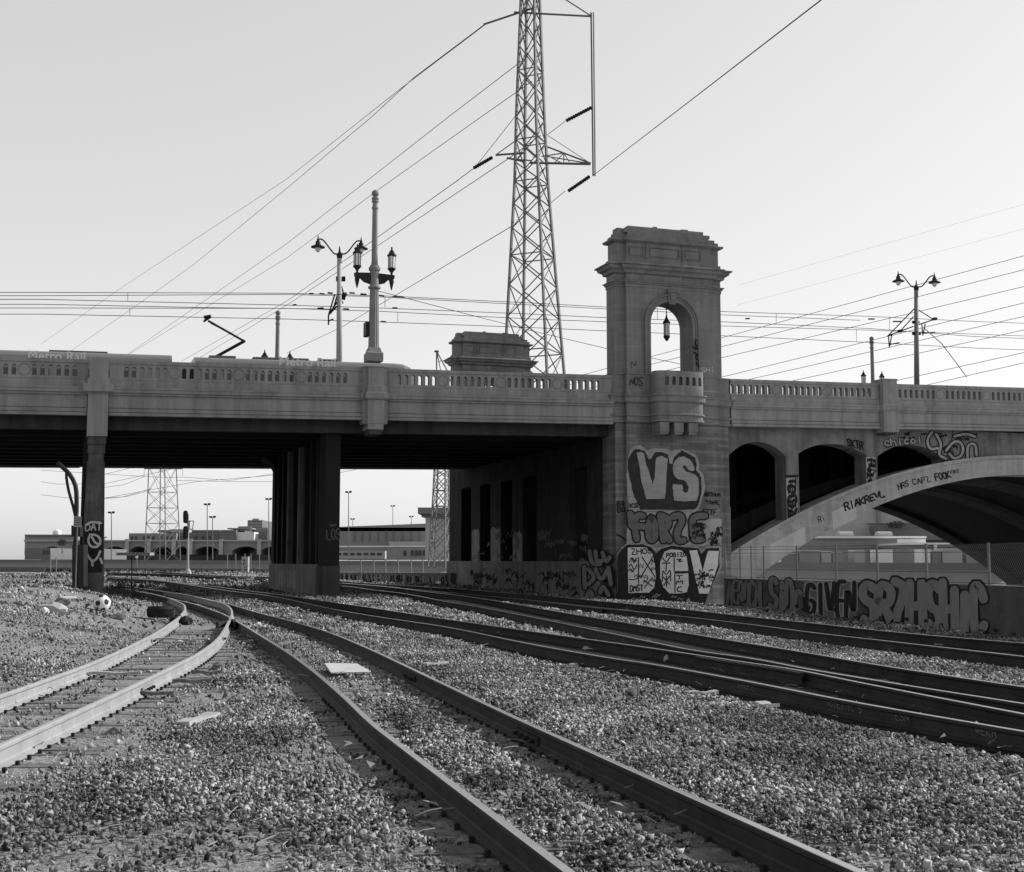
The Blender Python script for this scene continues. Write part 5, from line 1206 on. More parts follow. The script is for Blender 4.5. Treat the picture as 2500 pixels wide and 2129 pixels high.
for a, b, wd in (((1500,290),(1700,275),.12), ((1580,310),(1700,335),.12), ((1500,290),(1660,175),.06), ((1640,320),(1760,330),.08)): m.bar(pp(*c2_([a])[0]), pp(*c2_([b])[0]), wd)
py_.part('cross_arm', m, M_galv)
m = MB(); m.bar(pp(1443, 30), pp(1448, 430), .09); m.bar(pp(1449, 30), pp(1453, 430), .09); py_.part('hanger', m, M_galv)
m = MB(); m.bar(pp(1255, 30), pp(1445, 40), .12); m.bar(pp(1320, -40), pp(1445, 40), .08); m.bar(pp(1180, 60), pp(1300, 20), .12); py_.part('cross_arm', m, M_galv)
def insul(a, b, lab):
    m = MB(); a, b = np.array(a), np.array(b); n = 22; P = [a+(b-a)*i/n for i in range(n+1)]; m.tube(P, [.07 if i in (0, n) else (.17 if i % 2 else .11) for i in range(n+1)], 8)
    return single('insulator_string', m, M_iron, a, lab, 'insulator', 'insulator strings on the pylon')
i1 = [c3_([(412,442)])[0], c3_([(255,550)])[0]]; insul(pp(*i1[0]), pp(*i1[1]), 'dark insulator string right of the pylon, below the hanging pole')
i2 = [c3_([(330,2)])[0], c3_([(240,45)])[0]]; i2[0] = (1445, 262); insul(pp(*i2[0]), pp(*i2[1]), 'dark insulator string right of the pylon near the top of the picture')
i3 = [c2_([(1478,305)])[0], c2_([(1340,385)])[0]]; insul(pp(*i3[0]), pp(*i3[1]), 'dark insulator string left of the pylon')
# power lines
PL = [
 ([(1180,62,100),(1010,190,112),(910,283,125),(700,460,170),(470,648,230),(330,748,270),(165,862,330)], 'power line farthest left, from the top edge down to the train roof'),
 ([(1182,62,100),(980,215,130),(700,437,200),(300,700,300),(100,840,380)], 'very faint power line in the upper left sky'),
 ([(1285,140,100),(1220,190,108),(1098,283,118),(700,595,190),(307,868,310)], 'second power line from the left, passing above the lamp post'),
 ([(1298,199,100),(1178,283,118),(925,462,150),(700,630,210),(305,871,320)], 'third power line from the left, meeting the ball of the lamp post'),
 ([(1155,412,100),(1115,442,103),(925,577,130),(700,735,180),(443,882,270)], 'power line running down left from the pylon insulator string'),
 ([(1320,330,100),(1240,388,100),(925,598,140),(700,745,185),(463,888,270)], 'power line leaving the pylon waist towards the lower left'),
 ([(1250,552,100),(925,745,150),(835,798,170),(700,862,210)], 'power line leaving the middle of the pylon towards the lower left'),
 ([(1275,262,100),(1157,412,100)], 'short jumper cable at the left of the pylon'),
 ([(2150,-112,38),(1750,196,60),(1637,283,72),(1450,427,100)], 'power line from the insulator string to the top edge, right of the pylon'),
 ([(1380,466,100),(1345,495,100)], 'short dark cable end below the right insulator string'),
 ([(1380,296,100),(1335,330,100)], 'short dark cable end below the upper right insulator string'),
 ([(925,711,90),(1230,790,110),(1300,808,110),(1485,852,112),(1700,897,115)], 'thin slanting guy wire crossing behind the pylon'),
 ([(2255,800,76),(2300,840,78),(2360,920,80)], 'thin guy wire dropping right from the right tram pole')]
for P, lab in PL: wire('power_line', [pp(x, y, D) for x, y, D in P], .032 if P[-1][2] > 150 else .026, lab, 'high-voltage power lines')
RL = [((1300,948),(2383,656)), ((1300,962),(2383,688)), ((1300,980),(2383,727)), ((1300,1032),(2383,768)), ((1500,1000),(2383,799)), ((1700,980),(2383,831)), ((1800,1012),(2383,886)), ((1900,1020),(2383,912)), ((1800,697),(2383,532)), ((1800,745),(2383,590))]
for i, ((x0, y0), (x1, y1)) in enumerate(RL):
    sl_ = (y1-y0)/(x1-x0); ordn = ['highest dark', 'second highest dark', 'third highest dark', 'fourth highest dark', 'fifth highest dark', 'sixth highest dark', 'seventh highest dark', 'lowest', 'upper faint', 'lower faint'][i]
    if i >= 8: P = [(x0, y0, 260), (x1+150, y1+sl_*150, 230)]
    else: P = [(x0, y0, 125), ((x0+x1)/2, (y0+y1)/2+1.5, 112), (x1+150, y1+sl_*150, 100)]
    wire('power_line', [pp(*p) for p in P], .024 if i < 8 else .014, 'power line right of the tower, %s of the slanting ones' % ordn, 'high-voltage power lines')
# pylon far left, lattice mast in the centre opening
lv2 = [(1060, 29), (1100, 31), (1142, 33), (1202, 35), (1240, 37), (1278, 39), (1330, 41), (1372, 43)]
p2, rg2 = pylon(lambda y: 397, 300, lv2, R(24), 'distant thin lattice pylon seen in the left opening under the viaduct', leg=.17, brace=.07, horiz=(2, 3, 4, 5))
m = MB(); q = lambda x, y: PY(x, y, 300)
for a, b in (((352,1144),(446,1144)), ((352,1144),(352,1163)), ((400,1144),(400,1163)), ((446,1144),(446,1163))): m.bar(q(*a), q(*b), .22 if a[1] == b[1] else .06)
p2.part('cross_arm', m, M_galv)
for P, lab in (([(100,1148),(352,1163),(400,1166),(446,1165),(560,1173),(668,1157)], 'sagging line through the upper part of the distant pylon'), ([(255,1190),(300,1184),(352,1164)], 'short line rising to the left arm of the distant pylon'), ([(255,1218),(310,1212),(365,1198)], 'lowest but one line left of the distant pylon'), ([(255,1216),(480,1176),(668,1160)], 'faint line crossing the distant pylon diagonally'), ([(100,1208),(160,1215),(255,1216),(300,1213),(370,1193)], 'lowest sagging line left of the distant pylon'), ([(100,1176),(140,1182),(255,1181),(330,1165),(420,1145)], 'line left of the distant pylon rising into the deck shadow'), ([(430,1173),(560,1176),(668,1176)], 'flat line right of the distant pylon'), ([(255,1158),(330,1140)], 'uppermost short line beside the left column'), ([(830,1154),(880,1144)], 'short line in the upper left corner of the centre opening')):
    wire('power_line', [PY(x, y, 290) for x, y in P], .04, lab, 'high-voltage power lines')
lv3 = [(1090, 18), (1147, 20), (1165, 20.5), (1198, 21.5), (1236, 23), (1265, 24.5), (1300, 26), (1340, 28), (1388, 31)]
p3, _ = pylon(lambda y: 1078-max(0, y-1147)*.02, 150, lv3, R(30), 'slim lattice mast in front of the control tower at the right of the centre opening', name='lattice_mast', leg=.14, brace=.07, horiz=(3, 4, 5))
# ------------------------------------------------------------------ far background
def bpx(m, x0, x1, y0, y1, D, dep):
    a = PY(x0, y1, D); b = PY(x1, y1, D); zt2 = PY(x0, y0, D)[2]; zb = a[2]
    m.box8([(a[0], D, zb), (b[0], D, zb), (b[0], D+dep, zb), (a[0], D+dep, zb), (a[0], D, zt2), (b[0], D, zt2), (b[0], D+dep, zt2), (a[0], D+dep, zt2)]); return m
# bank kerb
m = MB(); vs = []; N = 60
for i in range(N+1):
    px = -900+(5200)*i/N; D, zb = bank(px); a = PY(px, 1368, D); b = PY(px, 1368, D+1.)
    vs += [(a[0], D-.3, zb-.2), (b[0], D+.6, zb-.2), (b[0], D+.6, zb+.5), (a[0], D-.3, zb+.5)]
m.add(vs, [(i*4+k, i*4+(k+1) % 4, (i+1)*4+(k+1) % 4, (i+1)*4+k) for i in range(N) for k in range(4)])
single('bank_parapet', m, M_far3, PY(1242, 1368, 160), 'long low dark parapet along the top of the far river bank', 'wall')
def building(name, label, D, blocks, windows=(), cat='building'):
    T = Thing(name, label, cat, PY(blocks[0][0], blocks[0][3], D))
    for i, (x0, x1, y0, y1, dd, dep, mt, nm) in enumerate(blocks): T.part(nm, bpx(MB(), x0, x1, y0, y1, D+dd, dep), mt)
    for x0, x1, y0, y1, dd in windows: T.part('window', bpx(MB(), x0, x1, y0, y1, D+dd-.15, .1), M_window)
    return T
G = 1378
# far arched viaduct in the left opening
DV = 330; fv = Thing('arched_viaduct', 'distant arched road viaduct seen low in the left opening', 'viaduct', PY(400, 1360, DV))
MV = lambda a, d, z: np.array([a, DV+d, z])
xw = lambda x: PY(x, 1340, DV)[0]; zw = lambda y: PY(0, y, DV)[2]
m = MB(); ar = [(104,149),(192,246),(252,309),(315,361),(369,424),(428,460),(474,536),(567,632),(636,700)]
m.arcade(MV, xw(60), xw(760), zw(1354), zw(1322), 0, 12, [(xw(a), xw(b), -99, zw(1345), -(zw(1334)-zw(1345))) for a, b in ar], 12); fv.part('arch_wall', m, M_far1)
m = MB(); m.boxM(MV, xw(60), xw(760), -.8, 12.5, zw(1322)+.01, zw(1318.5)); fv.part('parapet', m, M_far2)
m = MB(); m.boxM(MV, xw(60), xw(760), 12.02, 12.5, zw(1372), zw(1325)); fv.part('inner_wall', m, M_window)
for a in (312, 365, 426, 467, 541, 634):
    m = MB(); m.boxM(MV, xw(a)-.5, xw(a)+.5, -1.0, -.81, zw(1354), zw(1316)); fv.part('buttress', m, M_far2)
building('warehouse', 'long two-storey brick warehouse behind the distant arched viaduct', 380, [(314,430,1302,1330,0,30,M_far1,'wall'), (430,537,1300,1330,2,30,M_far3,'wall'), (386,537,1294,1300,10,20,M_far3,'roof'), (415,462,1292,1300,6,3,M_far2,'parapet')],
 [(x, x+5, 1309, 1323, 0) for x in (319,329,349,359,371,390,405,416)]+[(x, x+6, 1309, 1323, 2) for x in (435,445,457,475,492,508)])
building('industrial_building', 'dark and white industrial block with raised roof beside the left opening edge', 360, [(537,576,1294,1330,0,20,M_far3,'wall'), (576,620,1299,1328,1,20,M_white2,'wall'), (555,615,1289,1292,2,10,M_far1,'canopy'), (581,612,1285,1298,22,20,M_far1,'annex'), (604,640,1270,1300,24,20,M_far3,'tower_block'), (604,640,1276,1278.5,23.8,.15,M_far2,'band'), (604,640,1283,1285,23.8,.15,M_far2,'band'), (616,632,1266,1270,26,8,M_far2,'roof_house'), (614,652,1288,1330,8,14,M_far1,'silo'), (653,680,1285,1328,4,14,M_white2,'wall')])
building('long_shed', 'low long shed roofline at the far left edge of the left opening', 370, [(60,178,1308,1324,0,30,M_far1,'wall'), (60,178,1305,1308,-1,32,M_far3,'roof')])
building('brick_depot', 'pale depot with windows below the viaduct at far left', 260, [(60,122,1338,1366,0,16,M_far3,'wall'), (180,252,1340,1366,3,16,M_far3,'wall')], [(104,110,1343,1353,0), (113,119,1343,1353,0), (190,196,1343,1354,3), (202,208,1343,1354,3)])
wt = Thing('water_tower', 'tiny round white water tower on the left horizon', 'water tower', PY(139, 1324, 600)); c = PY(139, 1305, 600); m = MB(); c0 = np.array([c[0], c[1], 0])
m.lathe(c0, [(.3, PY(0, 1308, 600)[2]), (1.9, PY(0, 1305, 600)[2]), (1.9, PY(0, 1297, 600)[2]), (.4, PY(0, 1292, 600)[2])], 12); wt.part('tank', m, M_white2)
m = MB()
for k in range(4): a = k*math.pi/2+.4; m.bar(c0+[1.5*math.cos(a), 1.5*math.sin(a), PY(0, 1330, 600)[2]], c0+[1.3*math.cos(a), 1.3*math.sin(a), PY(0, 1304, 600)[2]], .25)
wt.part('legs', m, M_far1)
# mid and right background
wh = building('warehouse', 'very long grey flat-roofed warehouse with vertical joints in the centre opening', 330, [(700,1045,1288,1366,0,60,M_far1,'wall')])
m = MB(); a = PY(700, 1290, 329.5); b = PY(1048, 1279, 329.5); m.add([PY(700, 1297, 330), PY(1046, 1297, 330), PY(1046, 1278, 330), PY(700, 1291, 330)]+[PY(700, 1297, 330)+[0, 50, 0], PY(1046, 1297, 330)+[0, 50, 0], PY(1046, 1278, 330)+[0, 50, 0], PY(700, 1291, 330)+[0, 50, 0]], [(0,1,2,3),(4,7,6,5),(0,4,5,1),(1,5,6,2),(2,6,7,3),(3,7,4,0)])
wh.part('parapet', m, M_far1)
for x in (865, 883, 902, 922, 942, 960, 982, 1003, 1023): wh.part('downpipe', bpx(MB(), x, x+1.3, 1295, 1322, 329.6, .3), M_far3)
wh.part('canopy', bpx(MB(), 700, 1100, 1332.5, 1335.5, 300, 8), M_white2)
wh.part('annex', bpx(MB(), 950, 1048, 1322, 1333, 326, 3.5), M_far2)
ct_ = building('control_tower', 'square concrete control tower with overhanging dark cap beside the lattice mast', 250, [(1038,1120,1262,1366,0,6,M_far2,'shaft'), (1020,1125,1239,1254,-2,11,M_far3,'cap'), (1029,1118,1254.2,1262,-1,8,M_window,'window_band')])
for y in (1272, 1284, 1298, 1312, 1324): ct_.part('window', bpx(MB(), 1050, 1056, y, y+3, 249.8, .15), M_window)
tn = Thing('parked_train', 'parked pale passenger train with dark windows below the long warehouse', 'train', PY(830, 1366, 260))
tn.part('car_body', bpx(MB(), 700, 940, 1345, 1364, 260, 3), M_far2)
for i in range(14): tn.part('window', bpx(MB(), 705+i*16.6, 716+i*16.6, 1349.5, 1356, 259.8, .15), M_window)
tn.part('underframe', bpx(MB(), 700, 940, 1364.2, 1367, 260.2, 2.5), M_far3)
sd = building('open_shed', 'row of dark doorways under the canopy right of the parked train', 290, [(945,1100,1338,1366,0,8,M_far1,'wall')], [(x, x+7, 1344, 1357, 0) for x in (985, 1003, 1013, 1022, 1032, 1048, 1060)])
tn2 = Thing('parked_train', 'parked train low in the left opening in front of the far arches', 'train', PY(300, 1354, 250)); tn2.part('car_body', bpx(MB(), 283, 366, 1349, 1356, 250, 3), M_far1)
for i in range(9): tn2.part('window', bpx(MB(), 287+i*9, 292+i*9, 1350.5, 1353.5, 249.8, .15), M_window)
building('white_hall', 'tall pale hall wall seen under the bridge arch at right', 330, [(1990,2240,1150,1380,0,40,M_far2,'wall'), (2240,2400,1262,1380,-4,30,M_white2,'wall'), (2143,2151,1200,1276,-1,.8,M_far1,'downpipe')], [(2236,2247,1254,1269,-4.2), (2262,2266,1270,1280,-4.2), (2274,2279,1270,1280,-4.2), (2300,2306,1272,1282,-4.2)])
building('flat_roof_house', 'small white block house left of the roof vents, under the arch', 250, [(2052,2160,1279,1312,0,12,M_far2,'wall'), (2118,2252,1277,1279.5,-.5,12,M_far3,'roof')])
building('shed_block', 'dark roofed open shed behind the metal shed at right', 240, [(2160,2270,1281,1300,0,10,M_far3,'wall'), (2240,2600,1292,1318,-20,20,M_far3,'roof'), (2250,2600,1318,1345,-18,14,M_window,'wall')])
ms = building('metal_shed', 'long low metal shed with white roof edge and two roof vents across the river', 190, [(1996,2192,1314,1376,0,25,M_far1,'wall'), (2192,2262,1316,1376,-.2,24,M_white2,'wall'), (1990,2262,1309,1314,-.6,26,M_white2,'roof')], [(2155,2169,1330,1337,0)])
for x in (2063, 2158):
    m = MB(); a = PY(x-12, 1308, 195); b = PY(x+22, 1308, 195); r = .75
    vs = []; Nn = 10
    for xx in (a[0], b[0]):
        for k in range(Nn+1): th = math.pi*k/Nn; vs.append((xx, 195+r*1.6-r*1.6*math.cos(th), a[2]+r*.9*math.sin(th)))
    m.add(vs, [(k, k+1, Nn+2+k, Nn+1+k) for k in range(Nn)]+[tuple(range(Nn+1)), tuple(range(Nn+1, 2*Nn+2))[::-1]]); ms.part('roof_vent', m, M_far2)
building('low_building', 'low flat building with pale roof line at the right edge across the river', 175, [(2224,2700,1331,1378,0,20,M_far1,'wall'), (2222,2700,1325,1331,-.6,22,M_white2,'roof'), (2282,2288,1325,1342,-1,.4,M_white2,'pilaster')])
BX = [(1920,1948,1352,1376,M_far3,'dark'), (1952,2002,1345,1376,M_far1,'grey'), (2006,2030,1347,1376,M_far2,'pale grey'), (2034,2058,1349,1376,M_far1,'short grey'), (2088,2112,1344,1376,M_far2,'pale'), (2143,2180,1343,1374,M_white2,'bright white'), (2253,2272,1342,1376,M_white2,'narrow white'), (2276,2298,1346,1376,M_far3,'small dark'), (2302,2350,1341,1376,M_far2,'wide pale'), (2360,2440,1344,1376,M_far1,'grey edge')]
for i, (x0, x1, y0, y1, mt, ds) in enumerate(BX):
    T = Thing('shipping_container', '%s container across the river%s' % (ds, ', %s from left under the arch' % ['first', 'second', 'third', 'fourth', 'fifth', 'sixth', 'seventh', 'eighth', 'ninth', 'tenth'][i]), 'container', PY(x0, y1, 150), 'containers on the far river bank')
    T.part('box_body', bpx(MB(), x0, x1, y0, y1, 150, 3), mt); T.part('lid', bpx(MB(), x0-.5, x1+.5, y0-1.2, y0-.02, 149.9, 3.2), M_white2)
# yard light masts
for x, yt, yb, lab in ((272,1251,1366,'yard light mast just right of the left column'), (506,1231,1368,'tall yard light mast right of the railway signal'), (519,1262,1366,'shorter yard light mast beside the taller one right of the signal'), (656,1218,1368,'yard light mast beside the centre pier'), (851,1201,1368,'tallest yard light mast in the centre opening'), (861,1267,1352,'small faint yard light mast behind the tallest one'), (959,1235,1333,'yard light mast in the middle of the centre opening'), (1004,1261,1290,'small faint twin-lamp mast left of the control tower')):
    D = 240 if yb > 1360 else 340; T = Thing('yard_light_mast', lab, 'light mast', PY(x, yb, D), 'yard light masts on the far bank')
    m = MB(); m.tube([PY(x, yb, D), PY(x, yt+2, D)], [.11, .07], 6); T.part('mast', m, M_galv)
    m = MB(); c = PY(x, yt, D); m.box(c+[-.35, 0, 0], (.5, .5, .28)); m.box(c+[.35, 0, .05], (.45, .5, .28)); m.box(c+[0, 0, -.15], (1.0, .1, .1)); T.part('lamp_head', m, M_iron)
# tree by the far viaduct
tr_ = Thing('tree', 'small round dark tree in front of the distant viaduct at far left', 'tree', PY(152, 1352, 240)); m = MB(); c = PY(152, 1325, 240)
for i in range(500):
    v = np.array([random.gauss(0, 1) for _ in range(3)]); v /= np.linalg.norm(v); v *= random.random()**.4*np.array([.95, .95, .6]); p = c+v; a = np.array([random.gauss(0, .12) for _ in range(3)]); b = np.array([random.gauss(0, .12) for _ in range(3)])
    m.add([p, p+a, p+b], [(0, 1, 2)])
tr_.part('crown', m, M_leaf); m = MB(); m.tube([PY(152, 1352, 240), PY(152, 1326, 240)], [.14, .08], 6); tr_.part('trunk', m, M_tie)
# bushes under the arch at right
bu = Thing('bush', 'dark bush beside the small white block house under the arch', 'bush', PY(2192, 1292, 236)); m = MB(); c = PY(2188, 1281, 236)
for i in range(700):
    v = np.array([random.gauss(0, 1) for _ in range(3)]); v /= np.linalg.norm(v); v *= random.random()**.4*np.array([1.6, 1.2, .7]); p = c+v; m.add([p, p+[random.gauss(0, .13) for _ in range(3)], p+[random.gauss(0, .13) for _ in range(3)]], [(0, 1, 2)])
bu.part('foliage', m, M_leaf)
# crane behind the viaduct
cr_ = Thing('crane', 'thin crane jib poking up behind the parapet left of the farther tower', 'crane', PY(1075, 930, 200)); m = MB()
for a, b, wd in (((1066,857),(1066,960),.12), ((1066,857),(1092,905),.12), ((1066,857),(1076,905),.08), ((1070,885),(1078,880),.06), ((1092,905),(1110,960),.12), ((1076,905),(1082,960),.08)): m.bar(PY(*a, 200), PY(*b, 200), wd*1.3)
cr_.part('jib', m, M_galv); m = MB(); m.bar(PY(1066, 856, 200), PY(1066, 860, 200), .5); cr_.part('jib_head', m, M_iron)
# ------------------------------------------------------------------ left foreground: pipes, signs, signal
DP = 49.; pq = lambda x, y, D=DP: PY(x, y, D)
cb = Thing('drain_pipe', 'two thick dark curved pipes coming down beside the left column', 'pipe', pq(187, 1400))
m = MB(); m.tube(spline([pq(*p) for p in [(140,1130),(155,1143),(170,1158),(184,1185),(187,1220),(186,1270),(184,1330),(184,1420)]], 6), .085, 10); cb.part('pipe', m, M_iron, smooth_=True)
m = MB(); m.tube(spline([pq(*p) for p in [(163,1148),(162,1165),(168,1200),(178,1235),(184,1262)]], 6), .055, 8); cb.part('pipe', m, M_iron, smooth_=True)
m = MB(); m.box8([pq(174, 1310), pq(196, 1310), pq(196, 1310)+[0, .3, 0], pq(174, 1310)+[0, .3, 0], pq(174, 1283), pq(196, 1283), pq(196, 1283)+[0, .3, 0], pq(174, 1283)+[0, .3, 0]]); 
for z in (0,): cb.part('junction_box', m, M_iron)
m = MB(); m.box8([pq(176, 1432), pq(204, 1432), pq(204, 1432)+[0, .5, 0], pq(176, 1432)+[0, .5, 0], pq(176, 1330), pq(204, 1330), pq(204, 1330)+[0, .5, 0], pq(176, 1330)+[0, .5, 0]]); cb.part('cabinet', m, M_iron)
sg_ = Thing('sign_post', 'thin post with a small weathered rectangular notice beside the left column', 'sign', pq(187, 1438, 44)); m = MB(); m.tube([pq(184, 1440, 44), pq(190, 1255, 44)], .022, 6); sg_.part('post', m, M_galv)
m = MB(); m.box8([pq(179, 1286, 43.9), pq(199, 1287, 43.9), pq(199, 1287, 43.94), pq(179, 1286, 43.94), pq(180, 1260, 43.9), pq(199, 1261, 43.9), pq(199, 1261, 43.94), pq(180, 1260, 43.94)]); sgp = sg_.part('notice', m, M_haze)
m = MB()
for y in (1265, 1270, 1275, 1281): ribbon(m, lambda x, y_, o: PY(x, y_, 43.9-o), [(182, y), (188, y+random.uniform(-1, 1)), (196, y)], 1.4, .004)
sg_.part('notice_text', m, M_black, parent=sgp)
DS = 104.; sig = Thing('railway_signal', 'railway signal with two dark oval heads on a pale mast behind the tracks', 'railway signal', PY(458, 1401, DS)); q = lambda x, y, D=DS: PY(x, y, D)
m = MB(); m.tube([q(459, 1402), q(459, 1255)], .085, 8); sig.part('mast', m, M_pale); m = MB(); m.tube([q(459, 1402), q(459, 1394), q(459, 1388)], [.3, .22, .1], 8); sig.part('base', m, M_pale)
for yc in (1262, 1300):
    m = MB(); pts = []
    for k in range(20):
        a = 2*math.pi*k/20; pts.append((453+6.2*math.cos(a), yc+ (14*math.sin(a) if abs(math.sin(a)) < .3 else math.copysign(9+7*abs(math.sin(a)), math.sin(a)))))
    n = 20; vs = [PY(x, y, DS-.3) for x, y in pts]+[PY(x, y, DS-.2) for x, y in pts]; m.add(vs, [tuple(range(n))[::-1], tuple(range(n, 2*n))]+[(k, (k+1) % n, n+(k+1) % n, n+k) for k in range(n)]); hd = sig.part('signal_head', m, M_iron)
    for dy in (-8, 0, 8):
        m = MB(); c = PY(452.5, yc+dy, DS-.32); m.tube([c, c-[0, .25, 0]], .11, 10); sig.part('hood', m, M_black, parent=hd)
m = MB()
for a, b in (((460,1272),(473,1272)), ((473,1272),(470,1292)), ((460,1292),(472,1292)), ((463,1272),(463,1292))): m.bar(q(*a), q(*b), .05)
sig.part('ladder_frame', m, M_galv)
st_ = Thing('marker_post', 'thin dark marker post standing beside the far tracks in the left opening', 'post', PG(322, 1441)); g = PG(322, 1441); m = MB(); m.tube([g-[0, 0, .1], PY(322, 1357, g[1])], .03, 6); st_.part('post', m, M_iron)
s5 = Thing('marker_sign', 'small white disc marker on a thin stick, left of the signal mast', 'sign', PY(334, 1395, 150)); m = MB(); m.tube([PY(334, 1396, 150), PY(334, 1362, 150)], .05, 5); s5.part('stick', m, M_galv); m = MB(); c = PY(334, 1360, 149.8); m.tube([c, c-[0, .06, 0]], .15, 12); s5.part('disc', m, M_white2)
s6 = Thing('stone_pillar', 'pale square graffiti-marked pillar near the centre pier in the left opening', 'pillar', PG(598, 1408)); m = MB(); a = PY(589, 1408, 115); b = PY(605, 1408, 115); zt2 = PY(0, 1359, 115)[2]; m.box8([(a[0], 115, a[2]), (b[0], 115, a[2]), (b[0], 115.6, a[2]), (a[0], 115.6, a[2]), (a[0], 115, zt2), (b[0], 115, zt2), (b[0], 115.6, zt2), (a[0], 115.6, zt2)]); s6.part('pillar_body', m, M_far2)
m = MB(); 
for y in (1368, 1376, 1384, 1392): scribble(m, lambda x, y_, o: PY(x, y_, 115-o), 597, y, 5, 4, 1, 1.3, .01)
s6.part('graffiti', m, M_black)
# soccer ball
def ray_ground(px, py): return PG(px, py)
gb = ray_ground(247, 1493); DB = gb[1]; rb_ = 20.5*DB/F
me = bpy.data.meshes.new('football'); import bmesh
bm = bmesh.new(); bmesh.ops.create_icosphere(bm, subdivisions=4, radius=rb_)
ico = bmesh.new(); bmesh.ops.create_icosphere(ico, subdivisions=1, radius=1.0); cent = [v.co.normalized() for v in ico.verts]; ico.free()
Rm = Matrix.Rotation(R(25), 3, 'X') @ Matrix.Rotation(R(40), 3, 'Z')
for f in bm.faces:
    d = f.calc_center_median().normalized(); f.material_index = 1 if max((Rm@c).dot(d) for c in cent) > math.cos(R(18.5)) else 0; f.smooth = True
bm.to_mesh(me); bm.free(); me.materials.append(M_white2); me.materials.append(M_iron)
o = bpy.data.objects.new('football', me); sc.collection.objects.link(o); o.location = (gb[0], gb[1]+.05, gb[2]+rb_*.96); tag(o, 'white football with black patches lying on the gravel mound', 'ball')
# tyre
gt = PG(386, 1513); DT = gt[1]; R_ = 31.5*DT/F
ty = Thing('car_tyre', 'old black car tyre lying flat on the ground beside the curving rail', 'tyre', gt); m = MB(); hgt = R_*.85
gt = gt+np.array([0, 0, .09]); m.lathe([gt[0], gt[1]+R_*.6, gt[2]-.03], [(R_*.62, .02), (R_*.9, 0), (R_, hgt*.2), (R_*1.0, hgt*.8), (R_*.9, hgt), (R_*.62, hgt*.96), (R_*.58, hgt*.8), (R_*.9, hgt*.6), (R_*.9, hgt*.2)], 40); 
m.f = m.f[:-2]; ty.part('casing', m, M_rubber)
m = MB()
for k in range(60):
    a = 2*math.pi*k/60; c = np.array([gt[0]+R_*1.005*math.cos(a), gt[1]+R_*.6+R_*1.005*math.sin(a), gt[2]-.03+hgt*.5]); m.box(c, (.012, R_*.06, hgt*.55), a)
ty.part('tread', m, M_rubber, kind='stuff')
# boards, planks, rubble, litter
def plank(px0, py0, px1, py1, wd, th, label, mt=M_wood, name='plank', lift=.06, cat='plank'):
    a = PG(px0, py0); b = PG(px1, py1); d = b-a; L = np.linalg.norm(d[:2]); m = MB(); n = 6; vs = []; e = d/L; nn = np.array([-e[1], e[0], 0])
    for i in range(n+1):
        c = a+d*i/n+np.array([0, 0, lift+.012*math.sin(i*1.3)]); w2 = wd/2*(1-.12*math.sin(i*2.1))
        vs += [c-nn*w2, c+nn*w2, c+nn*w2+[0, 0, th], c-nn*w2+[0, 0, th]]
    m.add(vs, [(i*4+k, i*4+(k+1) % 4, (i+1)*4+(k+1) % 4, (i+1)*4+k) for i in range(n) for k in range(4)]+[(3,2,1,0), (n*4, n*4+1, n*4+2, n*4+3)])
    return single(name, m, mt, a, label, cat, 'scrap timber lying between the rails' if cat == 'plank' else None)
m = MB(); Q = [PG(*p)+[0, 0, .075] for p in ((808, 1657), (906, 1657), (872, 1637), (792, 1637))]; m.box8(Q+[q_+[0, 0, .018+.01*i] for i, q_ in enumerate(Q)])
single('flat_board', m, mat('pale_board', .5, var=.15, scale=6), Q[0], 'pale flat board lying between the rails of the second track', 'board')
plank(388, 1664, 425, 1655, .12, .05, 'short dark plank beside the right rail of the leftmost track, nearer piece', M_tie)
plank(215, 1657, 345, 1656, .10, .04, 'long thin grey plank across the leftmost track, nearer one', M_wood)
plank(380, 1569, 510, 1570, .10, .04, 'long thin plank across the leftmost track by a white scrap, farther one', M_wood)
plank(420, 1678, 515, 1676, .14, .05, 'dark plank with shadow right of the leftmost track', M_tie)
plank(470, 1655, 545, 1655, .12, .05, 'dark plank just behind the block of wood', M_tie)
plank(445, 1788, 520, 1765, .16, .05, 'curved weathered board lying in the gravel near the bottom edge', M_wood)
plank(1037, 1636, 1090, 1632, .12, .05, 'pale stick of wood lying on the ballast beside the second track', M_wood)
plank(1680, 1708, 1750, 1706, .14, .04, 'flat pale slat in the ballast below the third track, left one', M_wood)
plank(1850, 1733, 1890, 1741, .16, .04, 'flat pale slat in the ballast below the third track, right one', M_wood)
plank(300, 1702, 430, 1709, .10, .04, 'thin dark lath beside the bolted rail joint', M_tie)
def chunk(px, py, sz, label, mt, group='loose rubble and stones on the ground', name='rubble_piece', cat='rubble'):
    a = PG(px, py); bm = bmesh.new(); bmesh.ops.create_icosphere(bm, subdivisions=2, radius=1)
    for v in bm.verts:
        n_ = mnoise.noise(v.co*1.3+Vector((px, py, 0))); v.co *= (1+.45*n_); v.co = Vector((v.co.x*sz[0], v.co.y*sz[1], v.co.z*sz[2]))
    me = bpy.data.meshes.new(name); bm.to_mesh(me); bm.free(); me.materials.append(mt); o = bpy.data.objects.new(name, me); sc.collection.objects.link(o); o.location = (a[0], a[1]+sz[1]*.5, a[2]+sz[2]*.6); tag(o, label, cat, group)
chunk(530, 1638, (.11, .08, .09), 'dark block of broken timber beside the leftmost track', M_tie)
chunk(430, 1523, (.2, .16, .15), 'dark lump at the left side of the far rail bend', M_iron); chunk(450, 1526, (.18, .2, .16), 'dark lump inside the rails at the far bend', M_iron)
chunk(148, 1476, (.25, .2, .12), 'dark clod on the mound left of the football', M_tie); chunk(288, 1513, (.18, .14, .12), 'dark broken clod left of the tyre', M_tie)
